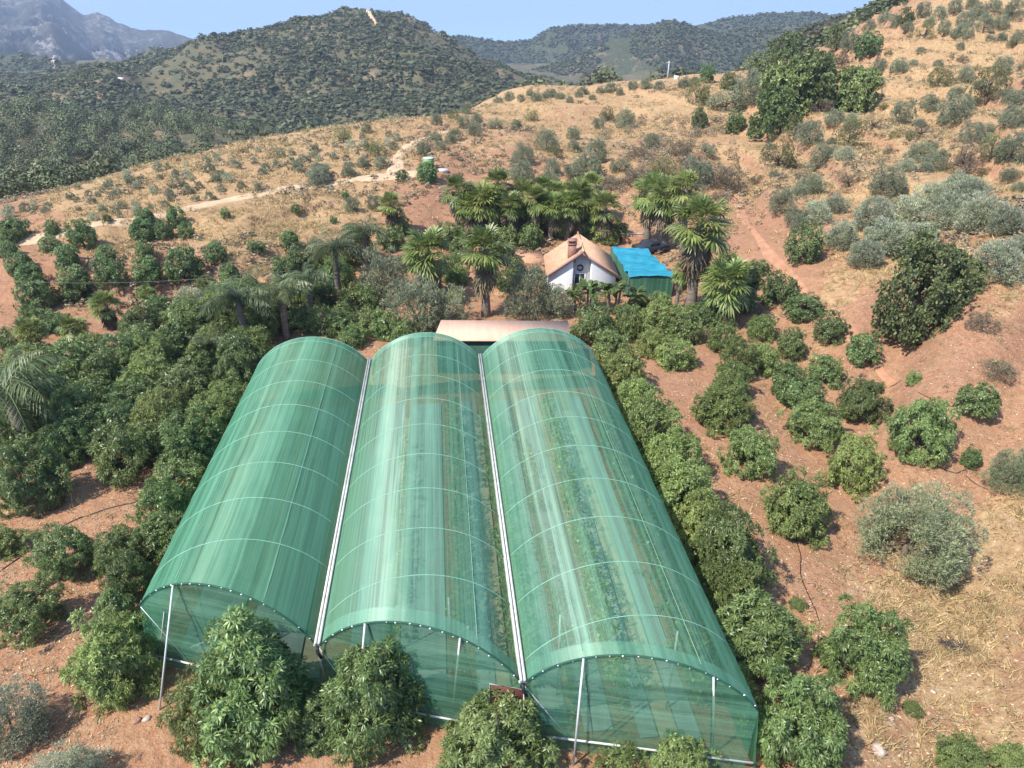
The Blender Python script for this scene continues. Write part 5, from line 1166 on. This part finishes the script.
# bare strips of earth running down the far slopes
track([(368, 13), (371, 18), (377, 27)], 3.5, M['track'], 'dirt_track', 3.0)
G = HILLS[14]; V = []
for py in np.linspace(55.5, 74, 9):
    best = min((abs(proj(q)[0] - 55.5) + abs(proj(q)[1] - py), tuple(q)) for q in G.reshape(-1, 3)[::2] if abs(q[0] / q[1] + .57) < .06)[1]
    V += [(best[0] - 2.4, best[1] - 2, best[2] + 2.5), (best[0] + 2.4, best[1] - 2, best[2] + 2.5)]
tag(add('bare_strip', mesh_np('bare_strip', V, np.array([(2 * q, 2 * q + 1, 2 * q + 3, 2 * q + 2) for q in range(8)]), M['track'])), kind='structure')
p = hit(121, 80, 0, 900)
if p is not None:
    o = MB(); o.box((-4, -3, -2), (4, 3, 3)); o.put([(-4.5, -3.5, 3), (4.5, -3.5, 3), (4.5, 3.5, 3), (-4.5, 3.5, 3), (-4.5, 0, 4.8), (4.5, 0, 4.8)], [(0, 1, 5, 4), (2, 3, 4, 5)], [(0, 4, 3), (1, 2, 5)])
    o = o.build('hill_house', M['white']); o.location = tuple(p); o.scale = (.38, .38, .38); tag(o, 'tiny white house on the bare shoulder of the central hill', 'house')

# ------------------------------------------------------------------ small ground things
def rock(px, py, w, mat, label, seed, name='rock'):
    rng = np.random.default_rng(seed); p = hit(px, py); zc = p[1] * CP - (p[2] - HC) * SP; r = w * zc / F / 2
    nlat, nlon = 6, 9; V = []
    for a in range(nlat + 1):
        for b in range(nlon):
            th = math.pi * a / nlat; ph = 2 * math.pi * b / nlon; k_ = 1 + rng.uniform(-.22, .22)
            V.append((r * k_ * math.sin(th) * math.cos(ph), r * .8 * k_ * math.sin(th) * math.sin(ph), r * .5 * k_ * math.cos(th)))
    f = [(a * nlon + b, (a + 1) * nlon + b, (a + 1) * nlon + (b + 1) % nlon, a * nlon + (b + 1) % nlon) for a in range(nlat) for b in range(nlon)]
    m = MB(); m.put(V, f); o = m.build(name, mat); o.location = (p[0], p[1], p[2] + r * .1); o.rotation_euler = (0, 0, rng.uniform(0, 6)); tag(o, label, 'rock', 'loose rocks on the soil')
rock(879, 751, 16, M['stone'], 'largest pale rock near the bottom right, left of the corner trees', 1)
rock(891, 719, 7, M['stone'], 'small pale stone above the largest rock', 2)
rock(914, 713, 8, M['stone'], 'pale stone below the leafy tree, beside its low sprout', 3)
rock(933, 692, 6, M['stone'], 'small white stone right of the low sprout', 4)
rock(137, 721, 10, M['redstone'], 'reddish rock left of the foot of the leftmost leaning post', 5)
rock(147, 719, 9, M['stone'], 'pale rock touching the reddish one by the leftmost leaning post', 6)
rock(812, 585, 8, M['redstone'], 'dark reddish rock by the black hose end', 7)
rock(700, 470, 4, M['stone'], 'small stone between the rows right of the net house', 8)
one('bush', 'mangobig', 'plant', 'low green sprout at the foot of the second-row front tree', 912, 708, 22, 0.5)
one('bush', 'mangobig', 'plant', 'small leafy shoot beside the black hose', 798, 604, 18, 0.6)
def brush(px, py, w, mat, label, seed):
    rng = np.random.default_rng(seed); p = hit(px, py); zc = p[1] * CP - (p[2] - HC) * SP; r = w * zc / F / 2; m = MB()
    for _ in range(130):
        a = rng.normal(0, r * .4, 3); a[1] *= .6; a[2] = abs(a[2]) * .25 + .05; d = norm(rng.normal(0, 1, 3) * [1, .8, .5]); l = rng.uniform(.25, .7)
        b = a + d * l; b[2] = max(b[2], .02); m.tube([a, (a + b) / 2 + rng.normal(0, .04, 3), b], [.014, .010, .005], 3, False)
    o = m.build('brush_pile', mat); o.location = tuple(p); o.rotation_euler = (0, 0, -.6); tag(o, label, 'brush pile', None)
brush(955, 648, 36, M['charred'], 'charred pile of twigs on the soil below the straw', 3)
brush(1006, 372, 22, M['twig'], 'heap of grey twigs beside the leafless shrub on the cut bank', 4)
def hose(pxs, label):
    P = np.array([hit(*q) for q in pxs]); t = np.linspace(0, len(P) - 1, len(P) * 10)
    X = np.interp(t, range(len(P)), P[:, 0]); Y = np.interp(t, range(len(P)), P[:, 1])
    for _ in range(6): X[1:-1] = (X[:-2] + 2 * X[1:-1] + X[2:]) / 4; Y[1:-1] = (Y[:-2] + 2 * Y[1:-1] + Y[2:]) / 4
    m = MB(); m.tube(np.stack([X, Y, height(X, Y) + .035], 1), .022, 5); tag(m.build('irrigation_hose', M['hose'], None, True), label, 'hose', 'irrigation hoses on the soil')
hose([(796, 540), (801, 556), (800, 575), (808, 595), (816, 612), (820, 625)], 'black hose running down from the front tree of the second row')
hose([(917, 392), (928, 398), (940, 404), (955, 408)], 'short black hose right of the upper sapling')
hose([(930, 462), (944, 470), (956, 474), (966, 470)], 'black hose leading to the lower sapling from the left')
hose([(966, 476), (975, 484), (988, 490)], 'black hose trailing right below the lower sapling')
hose([(2, 570), (20, 558), (45, 535), (75, 520), (110, 508), (150, 500)], 'thin black hose crossing the red soil left of the left net wall')
# power cable over the left terraces
m = MB(); a = atY(-60, 279, 62); b = atY(300, 270, 66); t = np.linspace(0, 1, 20)[:, None]; P = a * (1 - t) + b * t; P[:, 2] -= (.8 * np.sin(np.pi * t[:, 0]))
tag(m.tube(P, .018, 4).build('overhead_cable', M['twig']), 'thin grey cable strung above the left terraces', 'cable')

# ------------------------------------------------------------------ stuff: far woods, scrub, straw, weeds
def merge_plants(name, X, Y, D, Hh, mat, seed, nleaf, kinds=5, aspect=.55, zoff=0.0, Z=None):
    rng = np.random.default_rng(seed); base = []
    for q in range(kinds):
        P = rng.normal(0, 1, (nleaf, 3)); P = norm(P); P[:, 2] = np.abs(P[:, 2]) * 1.0
        rr = rng.uniform(.75, 1.08, nleaf)[:, None] * (1 + .22 * fbm(P[:, 0] * 2.2 + q * 9, P[:, 1] * 2.2 + P[:, 2], q, 2))[:, None]
        P2 = P * rr * [.5, .5, .8] + [0, 0, .12]
        N = norm(P + rng.normal(0, .35, P.shape)); ref = norm(rng.normal(0, 1, P.shape)); A = norm(np.cross(N, ref)); B = np.cross(N, A)
        s = (1.45 / math.sqrt(nleaf)) * rng.uniform(.7, 1.2, nleaf)[:, None]
        V = np.stack([P2 - A * s * .6, P2 + B * s * aspect, P2 + A * s * .6, P2 - B * s * aspect], 1).reshape(-1, 3)
        base.append(V)
    n = len(X); base = np.stack(base); kd = rng.integers(0, kinds, n); V = base[kd]
    a = rng.uniform(0, 6.28, n); ca, sa = np.cos(a)[:, None], np.sin(a)[:, None]
    Zg = height(X, Y) if Z is None else Z
    W = np.stack([(V[..., 0] * ca - V[..., 1] * sa) * D[:, None] + X[:, None], (V[..., 0] * sa + V[..., 1] * ca) * D[:, None] + Y[:, None], V[..., 2] * Hh[:, None] + (Zg + zoff)[:, None]], -1).reshape(-1, 3)
    tint = np.repeat(rng.uniform(0, 1, n), nleaf * 4)
    o = add(name, mesh_np(name, W, np.arange(len(W)).reshape(-1, 4), mat, tint=tint)); return tag(o, kind='stuff')
rs = np.random.default_rng(77)
def field(n, u0, u1, Y0, Y1, dens=None):
    u = rs.uniform(u0, u1, n); Y = np.exp(rs.uniform(math.log(Y0), math.log(Y1), n)); x = u * Y
    if dens is not None:
        k_ = rs.uniform(0, 1, n) < dens(u, Y, x); x, Y = x[k_], Y[k_]
    return x, Y
# pine wood in the left valley
def d_forest(u, Y, x): return np.clip(sstep(8, 22, Y - 108 - (u + .7) * 122) * (1 - sstep(-.24, -.14, u + (Y - 300) / 900)) * (.55 + 1.1 * fbm(x / 40, Y / 40, 5, 3)), 0, 1) * (.35 + .65 * (Y < 400))
X, Y = field(2600, -1.0, -.12, 118, 420, d_forest); D = rs.uniform(3.8, 8.0, len(X)); tag(merge_plants('pine_wood', X, Y, D, D * rs.uniform(.8, 1.15, len(X)), M['forest'], 1, 240, aspect=.38), 'mass of dark pines filling the valley at the left', 'wood')
# wooded central hill
def d_hill(u, Y, x):
    z_ = zones(x, Y)[:, 2]
    return np.clip(.80 + 1.8 * fbm(x / 70, Y / 70, 8, 5), .2, 1) * (.25 + .75 * sstep(.5, .85, z_))
X, Y = field(46000, -.85, .22, 430, 1000, d_hill); D = np.clip(rs.lognormal(1.05, .42, len(X)), 1.4, 8); tag(merge_plants('hill_wood', X, Y, D, D * rs.uniform(.45, .75, len(X)), M['wood'], 2, 16, aspect=.8), 'dark scrub wood covering the central hill', 'wood')
# valley bottom trees between the near crest and the central hill
X, Y = field(1500, -.25, .5, 225, 430, lambda u, Y, x: np.clip(.6 + fbm(x / 30, Y / 30, 6, 3), 0, 1)); D = rs.uniform(3.5, 7, len(X)); tag(merge_plants('valley_wood', X, Y, D, D * .8, M['forest'], 3, 60), 'trees lining the hidden valley behind the near crest', 'wood')
# trees on the far hills
for sd, n_, D0, nl_ in ((12, 14000, 6.5, 8), (13, 9000, 5, 8), (14, 2200, 6, 10), (15, 2600, 2.6, 14)):
    G = HILLS[sd]; a = rs.uniform(0, G.shape[0] - 1.001, n_); b = rs.uniform(0, G.shape[1] - 1.001, n_)
    ia, ib = a.astype(int), b.astype(int); fa, fb = (a - ia)[:, None], (b - ib)[:, None]
    P = (G[ia, ib] * (1 - fa) + G[ia + 1, ib] * fa) * (1 - fb) + (G[ia, ib + 1] * (1 - fa) + G[ia + 1, ib + 1] * fa) * fb
    keep = fbm(P[:, 0] / 90, P[:, 2] / 30, sd, 3) > -.22; P = P[keep]; D = D0 * rs.uniform(.6, 1.3, len(P))
    tag(merge_plants('far_wood', P[:, 0], P[:, 1], D, D * .7, M['wood'], sd, nl_, aspect=.8, Z=P[:, 2]), {12: 'dark wood on the farthest blue hills', 13: 'dark wood on the nearer of the far hills', 14: 'dark wood on the low hill at far left', 15: 'dark wood behind the right skyline'}[sd], 'wood')
# dry scrub on the open slopes
def d_scrub(u, Y, x):
    z_ = zones(x, Y); return np.clip(.25 + 1.2 * fbm(x / 12, Y / 12, 4, 3), 0, 1) * (z_[:, 2] < .5) * (1 - ((Y < 64) & (x < 14 + .1 * Y)))
X, Y = field(36000, -.75, .95, 60, 260, d_scrub); D = rs.uniform(.25, 1.0, len(X)) ** 1.3 * 1.3; tag(merge_plants('scrub', X, Y, D, D * .6, M['scrub'], 5, 20, aspect=.34), 'low brown scrub and tussocks on the dry slopes', 'scrub')
cl = fbm(X / 9, Y / 9, 44, 2)
# denser scrub hollow above the house palms
q = [hit(rs.uniform(600, 735), rs.uniform(118, 200)) for _ in range(520)]; q = np.array([a for a in q if a is not None])
q = q[fbm(q[:, 0] / 5, q[:, 1] / 8, 12, 3) > -.12]
D = rs.uniform(.8, 2.0, len(q)); tag(merge_plants('scrub', q[:, 0], q[:, 1], D, D * .7, M['scrub'], 6, 90, aspect=.25), 'brownish scrub filling the hollow above the palms', 'scrub')
# straw tufts and green weeds close by
def tufts(name, x, y, mat, seed, nb, L, W, spread):
    rng = np.random.default_rng(seed); n = len(x); z = height(x, y)
    P = np.stack([x, y, z], 1); P = np.repeat(P, nb, 0); P[:, :2] += rng.normal(0, spread, (len(P), 2))
    d = norm(rng.normal(0, .7, P.shape) * [1, 1, .4] + [0, 0, .75]); d[:, 2] = np.abs(d[:, 2])
    l = (L * rng.uniform(.5, 1.3, len(P)))[:, None]; sd_ = norm(np.cross(d, rng.normal(0, 1, P.shape))) * W
    V = np.stack([P - sd_, P + sd_, P + d * l], 1).reshape(-1, 3)
    o = add(name, mesh_np(name, V, np.arange(len(V)).reshape(-1, 3), mat, tint=np.repeat(rng.uniform(0, 1, n), nb * 3))); return tag(o, kind='stuff')
n_ = 70000; u = rs.uniform(-.95, 1.15, n_); Y = rs.uniform(12, 85, n_); X = u * (Y + 12)
z_ = zones(X, Y); c_ = X * CX + Y * CY; uu_ = X * UX + Y * UY
k_ = (rs.uniform(0, 1, n_) < (z_[:, 0] ** 1.8 * 1.1 + .02) * np.clip(.6 + 1.5 * fbm(X / 3, Y / 3, 31, 3), 0, 1)) & ~((c_ > -14.3) & (c_ < 11.3) & (uu_ < 48))
tag(tufts('dry_grass', X[k_], Y[k_], M['straw'], 7, 14, .48, .024, .18), 'straw-coloured dry grass on the open soil', 'grass')
n_ = 60000; u = rs.uniform(-.75, 1.0, n_); Y = rs.uniform(62, 190, n_); X = u * Y; z_ = zones(X, Y)
k_ = (rs.uniform(0, 1, n_) < z_[:, 0] * np.clip(.5 + 1.6 * fbm(X / 6, Y / 6, 33, 3), 0, 1)) & (z_[:, 2] < .4)
tag(tufts('dry_grass', X[k_], Y[k_], M['straw'], 9, 9, .5, .05, .25), 'straw-coloured dry grass on the slopes', 'grass')
n_ = 110000; u = rs.uniform(-.95, 1.1, n_); Y = rs.uniform(11, 60, n_); X = u * (Y + 12); c_ = X * CX + Y * CY; uu_ = X * UX + Y * UY
k_ = ~((c_ > -14.3) & (c_ < 11.3) & (uu_ < 48)) & (fbm(X / 2.5, Y / 2.5, 38, 3) > -.25); X, Y = X[k_], Y[k_]
rg = np.random.default_rng(12); P = np.stack([X, Y, height(X, Y) + .025], 1); a_ = rg.uniform(0, 6.28, len(X)); A_ = np.stack([np.cos(a_), np.sin(a_), rg.normal(0, .25, len(X))], 1) * rg.uniform(.04, .11, len(X))[:, None]
B_ = np.stack([-np.sin(a_), np.cos(a_), rg.normal(0, .3, len(X))], 1) * rg.uniform(.015, .04, len(X))[:, None]
tag(add('leaf_litter', mesh_np('leaf_litter', np.stack([P - A_, P + B_, P + A_, P - B_], 1).reshape(-1, 3), np.arange(len(P) * 4).reshape(-1, 4), M['litter'], tint=np.repeat(rg.uniform(0, 1, len(P)), 4))), 'dry fallen leaves strewn on the orchard soil', 'leaf litter', None, 'stuff')
n_ = 5000; u = rs.uniform(-.9, 1.0, n_); Y = rs.uniform(12, 70, n_); X = u * (Y + 12); c_ = X * CX + Y * CY; uu_ = X * UX + Y * UY
k_ = (fbm(X / 4, Y / 4, 35, 3) > .22) & ~((c_ > -14.3) & (c_ < 11.3) & (uu_ < 48))
tag(tufts('weeds', X[k_], Y[k_], M['weed'], 8, 10, .22, .02, .14), 'sparse green weeds between the orchard rows', 'weeds')

# ------------------------------------------------------------------ air
hm, nt = newmat('haze_air'); k = NT(nt)
pv_ = k.n('ShaderNodeVolumePrincipled', inp={'Color': (0.62, 0.75, 0.95, 1), 'Density': 1.8e-4, 'Anisotropy': 0.2})
k.out(None, pv_.outputs[0])
hb = MB(); hb.box((-5200, -60, -91.5), (5200, 6200, 430)); ho = hb.build('haze', hm); tag(ho, 'thin blue summer haze in the air', 'haze', None, 'stuff')

# ------------------------------------------------------------------ light, sky, camera
EL, AZ = rad(52), math.atan2(-0.70, -1.0)      # the sun stands to the left and a little behind the camera
sd = Vector((math.cos(EL) * math.cos(AZ), math.cos(EL) * math.sin(AZ), math.sin(EL)))
L = bpy.data.lights.new('sun', 'SUN'); L.energy = 3.4; L.angle = rad(0.5); L.color = (1.0, 0.95, 0.87)
lo = bpy.data.objects.new('sun', L); COL.objects.link(lo); lo.rotation_euler = (-sd).to_track_quat('-Z', 'Y').to_euler(); lo.location = (-60, -10, 120)
w = bpy.data.worlds.new('World'); SC.world = w; w.use_nodes = True; nt = w.node_tree; nt.nodes.clear(); k = NT(nt)
sky = k.n('ShaderNodeTexSky', sky_type='NISHITA', sun_disc=False, sun_elevation=EL, sun_rotation=math.atan2(sd.x, sd.y) % (2 * math.pi), altitude=600, air_density=1.0, dust_density=0.3, ozone_density=1.3)
gen = k.n('ShaderNodeTexCoord').outputs['Generated']
up = k.n('ShaderNodeVectorMath', operation='ADD', inp={0: gen, 1: (0, 0, 0.34)})
nt.links.new(k.n('ShaderNodeVectorMath', operation='NORMALIZE', inp={0: up.outputs[0]}).outputs[0], sky.inputs[0])
bg = k.n('ShaderNodeBackground', inp={'Color': sky.outputs[0], 'Strength': 0.15})
o = nt.nodes.new('ShaderNodeOutputWorld'); nt.links.new(bg.outputs[0], o.inputs[0])

cam = bpy.data.cameras.new('camera'); cam.sensor_width = 36; cam.lens = F / 1024 * 36; cam.clip_start = 0.3; cam.clip_end = 30000
co = bpy.data.objects.new('camera', cam); COL.objects.link(co); co.location = (0, 0, HC); co.rotation_euler = (math.pi / 2 - PH, 0, 0); SC.camera = co
vs = SC.view_settings; vs.view_transform = 'Standard'; vs.look = 'None'; vs.exposure = 1.17; vs.gamma = 1.0; vs.use_curve_mapping = False
cy = SC.cycles; cy.max_bounces = 6; cy.diffuse_bounces = 2; cy.glossy_bounces = 2; cy.transmission_bounces = 4; cy.transparent_max_bounces = 16; cy.volume_bounces = 0
cy.use_denoising = True; cy.caustics_reflective = False; cy.caustics_refractive = False
try: cy.denoiser = 'OPENIMAGEDENOISE'
except Exception: pass
